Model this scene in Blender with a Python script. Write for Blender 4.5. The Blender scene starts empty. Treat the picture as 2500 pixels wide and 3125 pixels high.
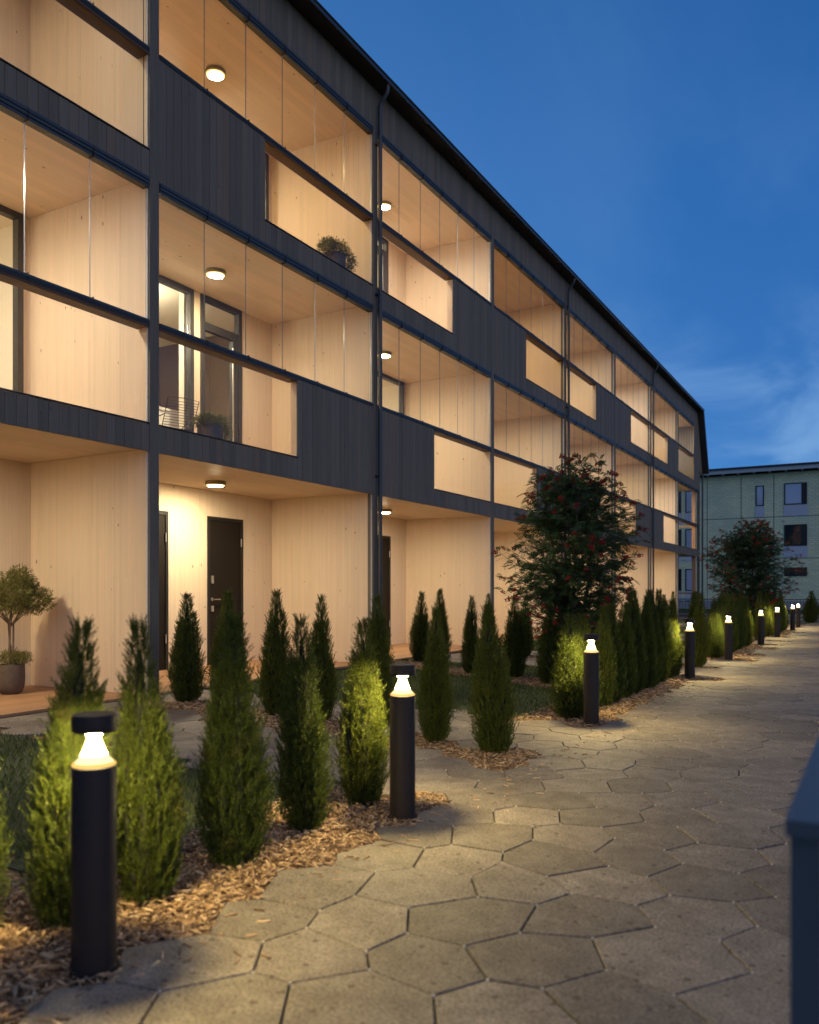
import bpy, math, random
import numpy as np
from mathutils import Vector, Matrix

# ------------------------------------------------------------------ camera, sky, light, exposure
SC = bpy.context.scene
COL = SC.collection
EYE = 1.18
YAW = math.radians(29.666)
cam_d = bpy.data.cameras.new('camera')
cam_d.sensor_fit = 'HORIZONTAL'; cam_d.sensor_width = 36.0; cam_d.lens = 36.0
cam_d.shift_y = 0.0966
cam_d.clip_start = 0.05; cam_d.clip_end = 5000
cam_d.dof.use_dof = True; cam_d.dof.focus_distance = 9.5; cam_d.dof.aperture_fstop = 2.6
cam = bpy.data.objects.new('camera', cam_d); COL.objects.link(cam)
cam.location = (0, 0, EYE); cam.rotation_euler = (math.pi/2, 0, YAW)
SC.camera = cam
SC.render.resolution_x = 819; SC.render.resolution_y = 1024
SC.view_settings.view_transform = 'Standard'; SC.view_settings.look = 'None'
SC.view_settings.exposure = 0.0; SC.view_settings.gamma = 1.0
SC.render.engine = 'CYCLES'
SC.cycles.use_denoising = True
SC.cycles.max_bounces = 10; SC.cycles.diffuse_bounces = 6; SC.cycles.transparent_max_bounces = 16
SC.cycles.caustics_reflective = False; SC.cycles.caustics_refractive = False
SC.cycles.sample_clamp_indirect = 6.0


def nodes_of(tree):
    tree.nodes.clear()
    def N(t, **kw):
        n = tree.nodes.new(t)
        for k, v in kw.items():
            if k == 'inp':
                for i, val in v.items():
                    if isinstance(val, bpy.types.NodeSocket): tree.links.new(val, n.inputs[i])
                    else: n.inputs[i].default_value = val
            else: setattr(n, k, v)
        return n
    return N


def ramp(N, fac, stops, interp='LINEAR'):
    r = N('ShaderNodeValToRGB', inp={0: fac})
    cr = r.color_ramp; cr.interpolation = interp
    while len(cr.elements) < len(stops): cr.elements.new(0.5)
    for e, (p, c) in zip(cr.elements, stops):
        e.position = p; e.color = (*c, 1) if len(c) == 3 else c
    return r.outputs[0]


def mth(N, op, a, b=0.0, c=None):
    i = {0: a, 1: b}
    if c is not None: i[2] = c
    return N('ShaderNodeMath', operation=op, inp=i).outputs[0]


def mixc(N, f, a, b, blend='MIX'):
    return N('ShaderNodeMix', data_type='RGBA', blend_type=blend, inp={0: f, 6: a, 7: b}).outputs[2]


def build_sky():
    w = bpy.data.worlds.new('World'); SC.world = w; w.use_nodes = True
    N = nodes_of(w.node_tree)
    tc = N('ShaderNodeTexCoord')
    d = N('ShaderNodeVectorMath', operation='NORMALIZE', inp={0: tc.outputs['Generated']})
    s = N('ShaderNodeSeparateXYZ', inp={0: d.outputs[0]})
    # evening blue, paler near the horizon
    base = ramp(N, s.outputs[2], [(0.0, (0.069, 0.228, 0.522)), (0.10, (0.075, 0.265, 0.630)), (0.22, (0.050, 0.201, 0.542)),
                                  (0.42, (0.033, 0.159, 0.463)), (0.62, (0.023, 0.125, 0.374)), (1.0, (0.020, 0.10, 0.32))])
    az = ramp(N, mth(N, 'ADD', mth(N, 'MULTIPLY', s.outputs[0], 0.5), 0.5), [(0.0, (1.45, 1.30, 1.20)), (0.22, (1.12, 1.08, 1.06)), (0.46, (0.80, 0.86, 0.92)), (1.0, (0.72, 0.80, 0.86))])
    base = mixc(N, 1.0, base, az, 'MULTIPLY')
    # thin streaky cloud low in the sky
    z2 = N('ShaderNodeMath', operation='ADD', inp={0: s.outputs[2], 1: 0.12})
    u = N('ShaderNodeMath', operation='DIVIDE', inp={0: s.outputs[0], 1: z2.outputs[0]})
    v = N('ShaderNodeMath', operation='DIVIDE', inp={0: s.outputs[1], 1: z2.outputs[0]})
    cv = N('ShaderNodeCombineXYZ', inp={0: u.outputs[0], 1: v.outputs[0], 2: 0.0})
    mp = N('ShaderNodeMapping', inp={0: cv.outputs[0], 2: (0, 0, 0.35), 3: (1.6, 0.75, 1)})
    n1 = N('ShaderNodeTexNoise', inp={'Vector': mp.outputs[0], 'Scale': 1.15, 'Detail': 7.0, 'Roughness': 0.52, 'Distortion': 0.4})
    cm = ramp(N, n1.outputs[0], [(0.40, (0, 0, 0)), (0.64, (1, 1, 1))], 'EASE')
    band = ramp(N, s.outputs[2], [(0.0, (0.4, 0.4, 0.4)), (0.10, (0.75, 0.75, 0.75)), (0.22, (0.85, 0.85, 0.85)), (0.33, (0.16, 0.16, 0.16)), (0.7, (0.03, 0.03, 0.03))])
    f = N('ShaderNodeMath', operation='MULTIPLY', inp={0: cm, 1: band})
    mx = N('ShaderNodeMix', data_type='RGBA', inp={0: f.outputs[0], 6: base, 7: (0.20, 0.40, 0.72, 1)})
    bg = N('ShaderNodeBackground', inp={0: mx.outputs[2], 1: 1.0})
    o = N('ShaderNodeOutputWorld')
    w.node_tree.links.new(bg.outputs[0], o.inputs[0])

build_sky()

# the afterglow of the sun that has set behind the camera: one very soft, weak sun
sun_d = bpy.data.lights.new('sun', 'SUN'); sun_d.energy = 0.74; sun_d.angle = math.radians(75)
sun_d.color = (1.0, 0.84, 0.70)
sun = bpy.data.objects.new('sun', sun_d); COL.objects.link(sun)
sun.rotation_euler = (math.radians(72), 0, math.radians(62))

rnd = random.Random(7)
RG = np.random.default_rng(11)


# ------------------------------------------------------------------ materials
def new_mat(name):
    m = bpy.data.materials.new(name); m.use_nodes = True
    N = nodes_of(m.node_tree)
    return m, N


def finish(m, N, shader, disp=None):
    o = N('ShaderNodeOutputMaterial')
    m.node_tree.links.new(shader, o.inputs[0])
    return m


def bsdf(N, color, rough=0.6, metallic=0.0, spec=0.5, normal=None, **kw):
    d = {'Base Color': color, 'Roughness': rough, 'Metallic': metallic, 'Specular IOR Level': spec}
    if normal is not None: d['Normal'] = normal
    d.update(kw)
    return N('ShaderNodeBsdfPrincipled', inp=d).outputs[0]


def rand_tint(N):
    oi = N('ShaderNodeObjectInfo'); ge = N('ShaderNodeNewGeometry')
    s = mth(N, 'ADD', oi.outputs['Random'], ge.outputs['Random Per Island'])
    return mth(N, 'FRACT', s)


def wood(name, mode, c_light, c_dark, knot, lam=0.0, rough=0.55, tint=0.16, knots=0.92, grain=0.35):
    """mode 'v': grain runs up (walls); 'y': grain runs along the facade (ceilings, decks)."""
    m, N = new_mat(name)
    g = N('ShaderNodeNewGeometry')
    s = N('ShaderNodeSeparateXYZ', inp={0: g.outputs['Position']})
    if mode == 'v':
        u = mth(N, 'ADD', s.outputs[0], mth(N, 'MULTIPLY', s.outputs[1], 0.973)); v = s.outputs[2]
    else:
        u = s.outputs[0]; v = s.outputs[1]
        u = mth(N, 'ADD', u, mth(N, 'MULTIPLY', s.outputs[2], 0.77))
    r = rand_tint(N)
    vec = N('ShaderNodeCombineXYZ', inp={0: mth(N, 'MULTIPLY', u, 26.0), 1: mth(N, 'MULTIPLY', v, 1.3), 2: mth(N, 'MULTIPLY', r, 40.0)}).outputs[0]
    n = N('ShaderNodeTexNoise', inp={'Vector': vec, 'Scale': 1.5, 'Detail': 5.0, 'Roughness': 0.6, 'Distortion': 0.6}).outputs[0]
    col = ramp(N, n, [(0.32, c_dark), (0.62, c_light)])
    col = mixc(N, grain, (*[(a+b)/2 for a, b in zip(c_light, c_dark)], 1), col)
    t = r
    if lam:
        ui = mth(N, 'FLOOR', mth(N, 'DIVIDE', u, lam))
        wn = N('ShaderNodeTexWhiteNoise', noise_dimensions='1D', inp={'W': ui}).outputs[0]
        vi = mth(N, 'FLOOR', mth(N, 'ADD', mth(N, 'DIVIDE', v, 1.9), mth(N, 'MULTIPLY', wn, 7.3)))
        wv = N('ShaderNodeCombineXYZ', inp={0: ui, 1: vi, 2: 0.0}).outputs[0]
        t = N('ShaderNodeTexWhiteNoise', noise_dimensions='3D', inp={'Vector': wv}).outputs[0]
    tv = ramp(N, t, [(0.0, (1-tint,)*3), (0.8, (1.0, 1.0, 1.0)), (1.0, (1.0+tint*0.3, 1.0-tint*0.35, 1.0-tint*0.7))])
    col = mixc(N, 1.0, col, tv, 'MULTIPLY')
    kv = N('ShaderNodeCombineXYZ', inp={0: mth(N, 'MULTIPLY', u, 11.0), 1: mth(N, 'MULTIPLY', v, 5.0), 2: mth(N, 'MULTIPLY', mth(N, 'FLOOR', mth(N, 'MULTIPLY', s.outputs[1], 0.5)), 3.7)}).outputs[0]
    vo = N('ShaderNodeTexVoronoi', inp={'Vector': kv, 'Scale': 1.0, 'Randomness': 1.0})
    vs = N('ShaderNodeSeparateColor', inp={0: vo.outputs['Color']})
    size = mth(N, 'MULTIPLY', mth(N, 'POWER', vs.outputs[0], 1.7), 0.16)
    k = N('ShaderNodeMapRange', inp={0: vo.outputs['Distance'], 1: mth(N, 'MULTIPLY', size, 0.45), 2: mth(N, 'ADD', size, 0.004), 3: 1.0, 4: 0.0}).outputs[0]
    k = mth(N, 'MULTIPLY', k, mth(N, 'GREATER_THAN', vs.outputs[1], 0.36))
    k = mth(N, 'MULTIPLY', k, knots)
    col = mixc(N, k, col, (*knot, 1))
    if lam:
        fr = mth(N, 'FRACT', mth(N, 'DIVIDE', u, lam))
        ed = mth(N, 'LESS_THAN', fr, 0.045)
        col = mixc(N, mth(N, 'MULTIPLY', ed, 0.22), col, (*[x*0.45 for x in c_dark], 1))
    b = N('ShaderNodeBump', inp={'Strength': 0.12, 'Distance': 0.004, 'Height': n}).outputs[0]
    return finish(m, N, bsdf(N, col, rough, spec=0.25, normal=b))


PINE_L = (0.74, 0.605, 0.455); PINE_D = (0.68, 0.54, 0.395); KNOT = (0.17, 0.085, 0.04)
M = {}
M['pine'] = wood('pale_pine_boards', 'v', PINE_L, PINE_D, KNOT, 0.0475, tint=0.055)
M['pine_lam'] = wood('pale_pine_panel', 'v', PINE_L, PINE_D, KNOT, 0.0475, tint=0.055)
M['pine_ceiling'] = wood('pale_pine_ceiling', 'y', PINE_L, PINE_D, KNOT, 0.12, tint=0.08)
M['deck'] = wood('orange_brown_deck', 'y', (0.46, 0.27, 0.15), (0.36, 0.20, 0.105), (0.16, 0.08, 0.04), 0.0, tint=0.2, knots=0.4)
M['floor_wood'] = wood('loggia_floor', 'y', (0.58, 0.45, 0.32), (0.50, 0.38, 0.26), (0.16, 0.08, 0.04), 0.12)
M['cladding'] = wood('charcoal_stained_boards', 'v', (0.186, 0.160, 0.128), (0.148, 0.128, 0.103), (0.055, 0.051, 0.047), 0.0, rough=0.72, tint=0.22, knots=0.8, grain=0.8)
M['cladding_far'] = wood('charcoal_stained_boarding', 'v', (0.186, 0.160, 0.128), (0.148, 0.128, 0.103), (0.055, 0.051, 0.047), 0.0, rough=0.72, tint=0.22, knots=0.6, grain=0.8)
M['post'] = wood('charcoal_post', 'v', (0.176, 0.152, 0.122), (0.128, 0.112, 0.091), (0.055, 0.051, 0.047), 0.0, rough=0.7, knots=0.7, grain=0.9)
M['sill_wood'] = wood('brown_rail_underside', 'y', (0.115, 0.072, 0.055), (0.085, 0.052, 0.04), (0.05, 0.03, 0.02), 0.0)
M['balcony_post'] = wood('orange_wood_post', 'v', (0.55, 0.33, 0.20), (0.46, 0.26, 0.15), KNOT, 0.0)


def plain(name, col, rough=0.5, metallic=0.0, spec=0.5, noise=0.12, scale=18.0, bump=0.0):
    m, N = new_mat(name)
    g = N('ShaderNodeTexCoord')
    n = N('ShaderNodeTexNoise', inp={'Vector': g.outputs['Object'], 'Scale': scale, 'Detail': 6.0, 'Roughness': 0.62}).outputs[0]
    c = ramp(N, n, [(0.3, tuple(x*(1-noise) for x in col)), (0.7, tuple(min(1, x*(1+noise)) for x in col))])
    rr = N('ShaderNodeMapRange', inp={0: n, 3: max(0.05, rough-0.08), 4: min(1, rough+0.08)}).outputs[0]
    nm = N('ShaderNodeBump', inp={'Strength': bump, 'Distance': 0.003, 'Height': n}).outputs[0] if bump else None
    return finish(m, N, bsdf(N, c, rr, metallic, spec, nm))


M['alu'] = plain('dark_blue_grey_aluminium', (0.040, 0.045, 0.051), 0.45, 0.0, 0.5, 0.08, 30)
M['skylit_grey'] = plain('light_grey_sky_lit_edge', (0.52, 0.55, 0.58), 0.45)  # skylight on the wall edges, put into the colour
M['black_metal'] = plain('black_brown_powder_coat', (0.020, 0.0145, 0.013), 0.6, 0.0, 0.25, 0.15, 40, 0.05)
M['dark_door'] = plain('dark_brown_door', (0.013, 0.0095, 0.007), 0.6, 0, 0.2, 0.12, 12)
M['door_frame'] = plain('black_door_frame', (0.012, 0.011, 0.011), 0.55)
M['window_frame'] = plain('dark_grey_window_frame', (0.045, 0.042, 0.040), 0.45)
M['steel'] = plain('brushed_steel', (0.55, 0.53, 0.50), 0.32, 0.9)
M['roof'] = plain('black_roof_sheet', (0.022, 0.023, 0.026), 0.55)
M['soffit'] = plain('dark_brown_soffit', (0.028, 0.024, 0.022), 0.7, noise=0.2)
M['gutter'] = plain('blue_black_gutter', (0.034, 0.041, 0.048), 0.45)
M['lamp_rim'] = plain('olive_grey_lamp_rim', (0.34, 0.30, 0.19), 0.45)
M['plaster'] = plain('cream_room_wall', (0.80, 0.74, 0.62), 0.8, noise=0.03)
M['wardrobe'] = plain('dark_brown_wardrobe', (0.12, 0.082, 0.055), 0.7)
M['white_lacquer'] = plain('white_lacquer', (0.75, 0.73, 0.70), 0.4, noise=0.03)
M['pot'] = plain('dark_clay_pot', (0.095, 0.068, 0.052), 0.7, noise=0.25, scale=14, bump=0.2)
M['handrail'] = plain('blue_grey_painted_steel', (0.060, 0.078, 0.090), 0.5, noise=0.1, scale=10)
M['concrete'] = plain('grey_concrete', (0.26, 0.26, 0.27), 0.85, noise=0.2, scale=9, bump=0.2)
M['soil'] = plain('dark_soil', (0.055, 0.040, 0.028), 0.95, noise=0.35, scale=25, bump=0.6)
M['fence_metal'] = plain('dark_fence_metal', (0.03, 0.033, 0.04), 0.5)
M['apron'] = plain('pale_grey_window_apron', (0.46, 0.47, 0.52), 0.6, noise=0.04)
M['white_wood'] = plain('grey_white_eave_wood', (0.42, 0.45, 0.47), 0.6, noise=0.05)
M['bark'] = plain('brown_bark', (0.060, 0.045, 0.034), 0.9, noise=0.35, scale=30, bump=0.6)
M['pale_bark'] = plain('pale_bark', (0.20, 0.14, 0.09), 0.85, noise=0.3, scale=30, bump=0.5)
M['joint_stone'] = plain('pale_joint_stone', (0.50, 0.48, 0.44), 0.8, noise=0.1)


def glass(name, tint=(1, 1, 1), rough=0.0, boost=1.0):
    m, N = new_mat(name)
    fr = N('ShaderNodeFresnel', inp={0: 1.45}).outputs[0]
    f = mth(N, 'MULTIPLY', fr, boost)
    t = N('ShaderNodeBsdfTransparent', inp={0: (*tint, 1)}).outputs[0]
    g = N('ShaderNodeBsdfGlossy', inp={0: (1, 1, 1, 1), 1: rough}).outputs[0]
    return finish(m, N, N('ShaderNodeMixShader', inp={0: f, 1: t, 2: g}).outputs[0])


M['glass'] = glass('clear_glass', (0.99, 0.992, 0.99), 0.0, 0.03)
M['glass_edge'] = plain('polished_glass_edge', (0.26, 0.30, 0.40), 0.25)
M['tube_glass'] = glass('clear_lamp_tube', (0.985, 0.985, 0.985), 0.0, 0.03)


def window_dark(name, col):
    m, N = new_mat(name)
    return finish(m, N, bsdf(N, (*col, 1), 0.06, 0, 0.8))


M['dark_glass'] = window_dark('dark_window_glass', (0.02, 0.022, 0.026))
M['pale_glass'] = window_dark('window_glass_with_blind', (0.40, 0.42, 0.52))


def emit(name, col, s):
    m, N = new_mat(name)
    return finish(m, N, N('ShaderNodeEmission', inp={0: (*col, 1), 1: s}).outputs[0])


LAMP_COL = (1.0, 0.82, 0.50)
M['lamp_dim'] = emit('ceiling_lamp_glow_low', LAMP_COL, 480)
M['lamp_mid'] = emit('ceiling_lamp_glow_medium', LAMP_COL, 740)
M['lamp_high'] = emit('ceiling_lamp_glow_high', (1.0, 0.86, 0.64), 1120)
M['lamp_amber'] = emit('ceiling_lamp_glow_amber', (1.0, 0.70, 0.28), 680)
M['room_glow'] = emit('room_lamp_glow', (1.0, 0.88, 0.64), 85)
M['bollard_glow'] = emit('bollard_lens_glow', (1.0, 0.76, 0.34), 40)
M['bollard_soft'] = emit('bollard_lens_lower', (1.0, 0.80, 0.40), 1.7)
M['lamp_edge'] = emit('ceiling_lamp_glow_edge', (1.0, 0.66, 0.20), 1.7)
M['bollard_rim'] = emit('bollard_lens_rim', (1.0, 0.58, 0.16), 1.25)
M['bollard_source'] = emit('bollard_light_ring', (1.0, 0.75, 0.30), 3400)
M['matte_black'] = plain('matte_black', (0.008, 0.007, 0.007), 0.95, spec=0.05)


def paver_mat():
    m, N = new_mat('brown_grey_stone_paver')
    g = N('ShaderNodeNewGeometry'); p = g.outputs['Position']
    r = rand_tint(N)
    sh = N('ShaderNodeVectorMath', operation='ADD', inp={0: p, 1: N('ShaderNodeCombineXYZ', inp={0: mth(N, 'MULTIPLY', r, 30.0), 1: mth(N, 'MULTIPLY', r, 17.0), 2: 0.0}).outputs[0]}).outputs[0]
    n1 = N('ShaderNodeTexNoise', inp={'Vector': sh, 'Scale': 7.0, 'Detail': 8.0, 'Roughness': 0.65, 'Distortion': 0.5}).outputs[0]
    n2 = N('ShaderNodeTexNoise', inp={'Vector': sh, 'Scale': 95.0, 'Detail': 5.0, 'Roughness': 0.7}).outputs[0]
    col = ramp(N, n1, [(0.3, (0.125, 0.107, 0.090)), (0.52, (0.178, 0.155, 0.131)), (0.72, (0.235, 0.208, 0.178))])
    tv = ramp(N, r, [(0.0, (0.73, 0.725, 0.72)), (0.5, (0.95, 0.95, 0.96)), (1.0, (1.16, 1.15, 1.13))])
    col = mixc(N, 1.0, col, tv, 'MULTIPLY')
    sp = ramp(N, n2, [(0.37, (0.34, 0.31, 0.29)), (0.49, (1, 1, 1)), (0.64, (1.6, 1.6, 1.55))])
    col = mixc(N, 0.8, col, sp, 'MULTIPLY')
    vo = N('ShaderNodeTexVoronoi', inp={'Vector': sh, 'Scale': 24.0, 'Randomness': 1.0})
    vs = N('ShaderNodeSeparateColor', inp={0: vo.outputs['Color']})
    pit = mth(N, 'MULTIPLY', mth(N, 'LESS_THAN', vo.outputs['Distance'], mth(N, 'MULTIPLY', vs.outputs[0], 0.30)), mth(N, 'GREATER_THAN', vs.outputs[1], 0.46))
    col = mixc(N, mth(N, 'MULTIPLY', pit, 0.78), col, (0.06, 0.045, 0.035, 1))
    hgt = mth(N, 'SUBTRACT', mth(N, 'ADD', mth(N, 'MULTIPLY', n2, 0.5), mth(N, 'MULTIPLY', n1, 0.8)), mth(N, 'MULTIPLY', pit, 0.6))
    b = N('ShaderNodeBump', inp={'Strength': 0.55, 'Distance': 0.004, 'Height': hgt}).outputs[0]
    return finish(m, N, bsdf(N, col, 0.75, 0, 0.3, b))


M['paver'] = paver_mat()


def leaf_mat(name, c1, c2, trans=0.35, rough=0.55):
    m, N = new_mat(name)
    g = N('ShaderNodeNewGeometry')
    r = g.outputs['Random Per Island']
    n = N('ShaderNodeTexNoise', inp={'Vector': N('ShaderNodeTexCoord').outputs['Object'], 'Scale': 9.0, 'Detail': 3.0}).outputs[0]
    f = mth(N, 'ADD', mth(N, 'MULTIPLY', r, 0.6), mth(N, 'MULTIPLY', n, 0.5))
    c = ramp(N, f, [(0.2, c1), (0.85, c2)])
    tone = ramp(N, N('ShaderNodeObjectInfo').outputs['Random'], [(0.0, (0.80, 0.86, 0.9)), (0.5, (1, 1, 1)), (1.0, (1.12, 1.04, 0.9))])
    c = mixc(N, 1.0, c, tone, 'MULTIPLY')
    brown = ramp(N, N('ShaderNodeTexNoise', inp={'Vector': N('ShaderNodeNewGeometry').outputs['Position'], 'Scale': 5.5, 'Detail': 2.0}).outputs[0], [(0.66, (0, 0, 0)), (0.74, (1, 1, 1))])
    c = mixc(N, mth(N, 'MULTIPLY', brown, 0.45), c, (0.085, 0.060, 0.022, 1))
    d = bsdf(N, c, rough, 0, 0.3)
    t = N('ShaderNodeBsdfTranslucent', inp={0: c}).outputs[0]
    return finish(m, N, N('ShaderNodeMixShader', inp={0: trans, 1: d, 2: t}).outputs[0])


M['conifer'] = leaf_mat('conifer_green', (0.017, 0.036, 0.009), (0.118, 0.148, 0.017), 0.3)
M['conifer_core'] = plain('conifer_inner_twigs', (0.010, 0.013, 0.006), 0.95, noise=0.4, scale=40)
M['rowan'] = leaf_mat('rowan_green', (0.018, 0.050, 0.020), (0.055, 0.110, 0.034), 0.3)
M['berry'] = plain('red_rowan_berries', (0.21, 0.011, 0.009), 0.6, 0, 0.2, noise=0.25, scale=60)
M['bush'] = leaf_mat('olive_green_leaves', (0.09, 0.10, 0.03), (0.26, 0.235, 0.07), 0.25)
M['grass'] = leaf_mat('lawn_green', (0.030, 0.055, 0.012), (0.085, 0.125, 0.028), 0.35)
M['lawn_base'] = plain('lawn_ground', (0.035, 0.050, 0.016), 0.95, noise=0.5, scale=30, bump=0.5)


def mulch_mat(name, chip):
    m, N = new_mat(name)
    if chip:
        r = N('ShaderNodeNewGeometry').outputs['Random Per Island']
        c = ramp(N, r, [(0.0, (0.10, 0.065, 0.04)), (0.35, (0.27, 0.175, 0.105)), (0.7, (0.42, 0.285, 0.17)), (1.0, (0.62, 0.47, 0.31))])
        return finish(m, N, bsdf(N, c, 0.85, 0, 0.2))
    p = N('ShaderNodeNewGeometry').outputs['Position']
    vo = N('ShaderNodeTexVoronoi', inp={'Vector': N('ShaderNodeMapping', inp={0: p, 2: (0, 0, 0.6), 3: (30, 75, 1)}).outputs[0], 'Scale': 1.0})
    s = N('ShaderNodeSeparateColor', inp={0: vo.outputs['Color']})
    c = ramp(N, s.outputs[0], [(0.0, (0.07, 0.04, 0.022)), (0.5, (0.19, 0.11, 0.06)), (1.0, (0.34, 0.21, 0.12))])
    b = N('ShaderNodeBump', inp={'Strength': 0.9, 'Distance': 0.01, 'Height': s.outputs[1]}).outputs[0]
    return finish(m, N, bsdf(N, c, 0.9, 0, 0.2, b))


M['chip'] = mulch_mat('wood_chip', True)
M['mulch'] = mulch_mat('wood_chip_bed', False)


def brick_mat():
    m, N = new_mat('yellow_brick')
    g = N('ShaderNodeNewGeometry')
    s = N('ShaderNodeSeparateXYZ', inp={0: g.outputs['Position']})
    v = N('ShaderNodeCombineXYZ', inp={0: mth(N, 'ADD', s.outputs[0], s.outputs[1]), 1: s.outputs[2], 2: 0.0}).outputs[0]
    br = N('ShaderNodeTexBrick', inp={'Vector': v, 'Color1': (0.74, 0.75, 0.46, 1), 'Color2': (0.62, 0.65, 0.40, 1), 'Mortar': (0.44, 0.46, 0.36, 1), 'Scale': 1.0,
                                      'Mortar Size': 0.014, 'Brick Width': 0.40, 'Row Height': 0.14})
    n = N('ShaderNodeTexNoise', inp={'Vector': v, 'Scale': 0.35, 'Detail': 5.0}).outputs[0]
    w = ramp(N, n, [(0.3, (0.82, 0.85, 0.9)), (0.7, (1.08, 1.06, 1.0))])
    c = mixc(N, 1.0, br.outputs[0], w, 'MULTIPLY')
    return finish(m, N, bsdf(N, c, 0.85, 0, 0.25))


M['brick'] = brick_mat()


def ground_mat():
    m, N = new_mat('rough_grass_ground')
    p = N('ShaderNodeNewGeometry').outputs['Position']
    n = N('ShaderNodeTexNoise', inp={'Vector': p, 'Scale': 1.7, 'Detail': 8.0, 'Roughness': 0.7}).outputs[0]
    c = ramp(N, n, [(0.3, (0.030, 0.040, 0.016)), (0.7, (0.065, 0.080, 0.030))])
    return finish(m, N, bsdf(N, c, 0.95, 0, 0.1))


M['ground'] = ground_mat()

# ------------------------------------------------------------------ mesh helpers


class MB:
    def __init__(self): self.v = []; self.f = []; self.mi = []

    def quad(self, pts, mi=0):
        i = len(self.v); self.v += [tuple(p) for p in pts]; self.f.append(tuple(range(i, i+len(pts)))); self.mi.append(mi)

    def box(self, x0, x1, y0, y1, z0, z1, mi=0):
        i = len(self.v)
        self.v += [(x0, y0, z0), (x1, y0, z0), (x1, y1, z0), (x0, y1, z0), (x0, y0, z1), (x1, y0, z1), (x1, y1, z1), (x0, y1, z1)]
        for q in ((0, 3, 2, 1), (4, 5, 6, 7), (0, 1, 5, 4), (1, 2, 6, 5), (2, 3, 7, 6), (3, 0, 4, 7)):
            self.f.append(tuple(i+k for k in q)); self.mi.append(mi)
        return self

    def tube(self, pts, rad, seg=8, mi=0, cap=True):
        pts = [Vector(p) for p in pts]
        if not hasattr(rad, '__len__'): rad = [rad]*len(pts)
        t0 = (pts[1]-pts[0]).normalized()
        ref = Vector((0, 0, 1)) if abs(t0.z) < 0.9 else Vector((1, 0, 0))
        a = t0.cross(ref).normalized()
        base = len(self.v)
        for k, p in enumerate(pts):
            t = (pts[min(k+1, len(pts)-1)]-pts[max(k-1, 0)]).normalized()
            a = (a - t*a.dot(t)).normalized(); b = t.cross(a)
            for j in range(seg):
                an = 2*math.pi*j/seg
                self.v.append(tuple(p + (a*math.cos(an)+b*math.sin(an))*rad[k]))
        for k in range(len(pts)-1):
            for j in range(seg):
                i0 = base+k*seg+j; i1 = base+k*seg+(j+1) % seg
                self.f.append((i0, i1, i1+seg, i0+seg)); self.mi.append(mi)
        if cap:
            self.f.append(tuple(base+j for j in reversed(range(seg)))); self.mi.append(mi)
            e = base+(len(pts)-1)*seg
            self.f.append(tuple(e+j for j in range(seg))); self.mi.append(mi)
        return self

    def lathe(self, prof, c=(0, 0, 0), seg=24, mi=0, cap0=True, cap1=True):
        base = len(self.v)
        for r, z in prof:
            for j in range(seg):
                an = 2*math.pi*j/seg
                self.v.append((c[0]+r*math.cos(an), c[1]+r*math.sin(an), c[2]+z))
        for k in range(len(prof)-1):
            for j in range(seg):
                i0 = base+k*seg+j; i1 = base+k*seg+(j+1) % seg
                self.f.append((i0, i1, i1+seg, i0+seg)); self.mi.append(mi)
        if cap0: self.f.append(tuple(base+j for j in reversed(range(seg)))); self.mi.append(mi)
        if cap1:
            e = base+(len(prof)-1)*seg
            self.f.append(tuple(e+j for j in range(seg))); self.mi.append(mi)
        return self

    def mesh(self, name, mats, smooth=False):
        me = bpy.data.meshes.new(name)
        me.from_pydata(self.v, [], self.f)
        for m in (mats if isinstance(mats, (list, tuple)) else [mats]): me.materials.append(m)
        me.polygons.foreach_set('material_index', self.mi)
        if smooth:
            me.polygons.foreach_set('use_smooth', [True]*len(me.polygons))
            me.update()
            try: me.set_sharp_from_angle(angle=math.radians(40))
            except Exception: pass
        me.update()
        return me

    def build(self, name, mats, parent=None, smooth=False):
        return link(name, self.mesh(name, mats, smooth), parent)


def link(name, data, parent=None):
    o = bpy.data.objects.new(name, data); COL.objects.link(o)
    if parent is not None: o.parent = parent
    return o


def np_mesh(name, V, F, mat):
    V = np.asarray(V, dtype=np.float32); F = np.asarray(F, dtype=np.int32)
    me = bpy.data.meshes.new(name)
    n, k = F.shape
    me.vertices.add(len(V)); me.vertices.foreach_set('co', V.ravel())
    me.loops.add(n*k); me.loops.foreach_set('vertex_index', F.ravel())
    me.polygons.add(n)
    me.polygons.foreach_set('loop_start', np.arange(0, n*k, k, dtype=np.int32))
    me.polygons.foreach_set('loop_total', np.full(n, k, dtype=np.int32))
    me.materials.append(mat)
    me.update(calc_edges=True); me.validate()
    return me


def unit(a): return a/np.maximum(np.linalg.norm(a, axis=1, keepdims=True), 1e-9)


def blades(P, Dr, Nn, L, W, back=0.45):
    """diamond leaves: foot P, direction Dr, side vector from Nn, length L, width W -> verts, quads"""
    Dr = unit(Dr); S = unit(np.cross(Dr, Nn))
    L = np.asarray(L).reshape(-1, 1); W = np.asarray(W).reshape(-1, 1)
    up = unit(np.cross(S, Dr))
    mid = P + Dr*L*back
    V = np.stack([P, mid + S*W*0.5 + up*W*0.12, P+Dr*L, mid - S*W*0.5 + up*W*0.12], 1).reshape(-1, 3)
    F = np.arange(len(V)).reshape(-1, 4)
    return V, F


def scatter(bv, bf, P, R, Sc):
    bv = np.asarray(bv, float); bf = np.asarray(bf)
    n = len(P)
    v = bv[None, :, :]*Sc[:, None, :]
    v = np.einsum('nij,nkj->nki', R, v) + P[:, None, :]
    f = bf[None, :, :] + (np.arange(n)*len(bv))[:, None, None]
    return v.reshape(-1, 3), f.reshape(-1, bf.shape[1])


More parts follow.
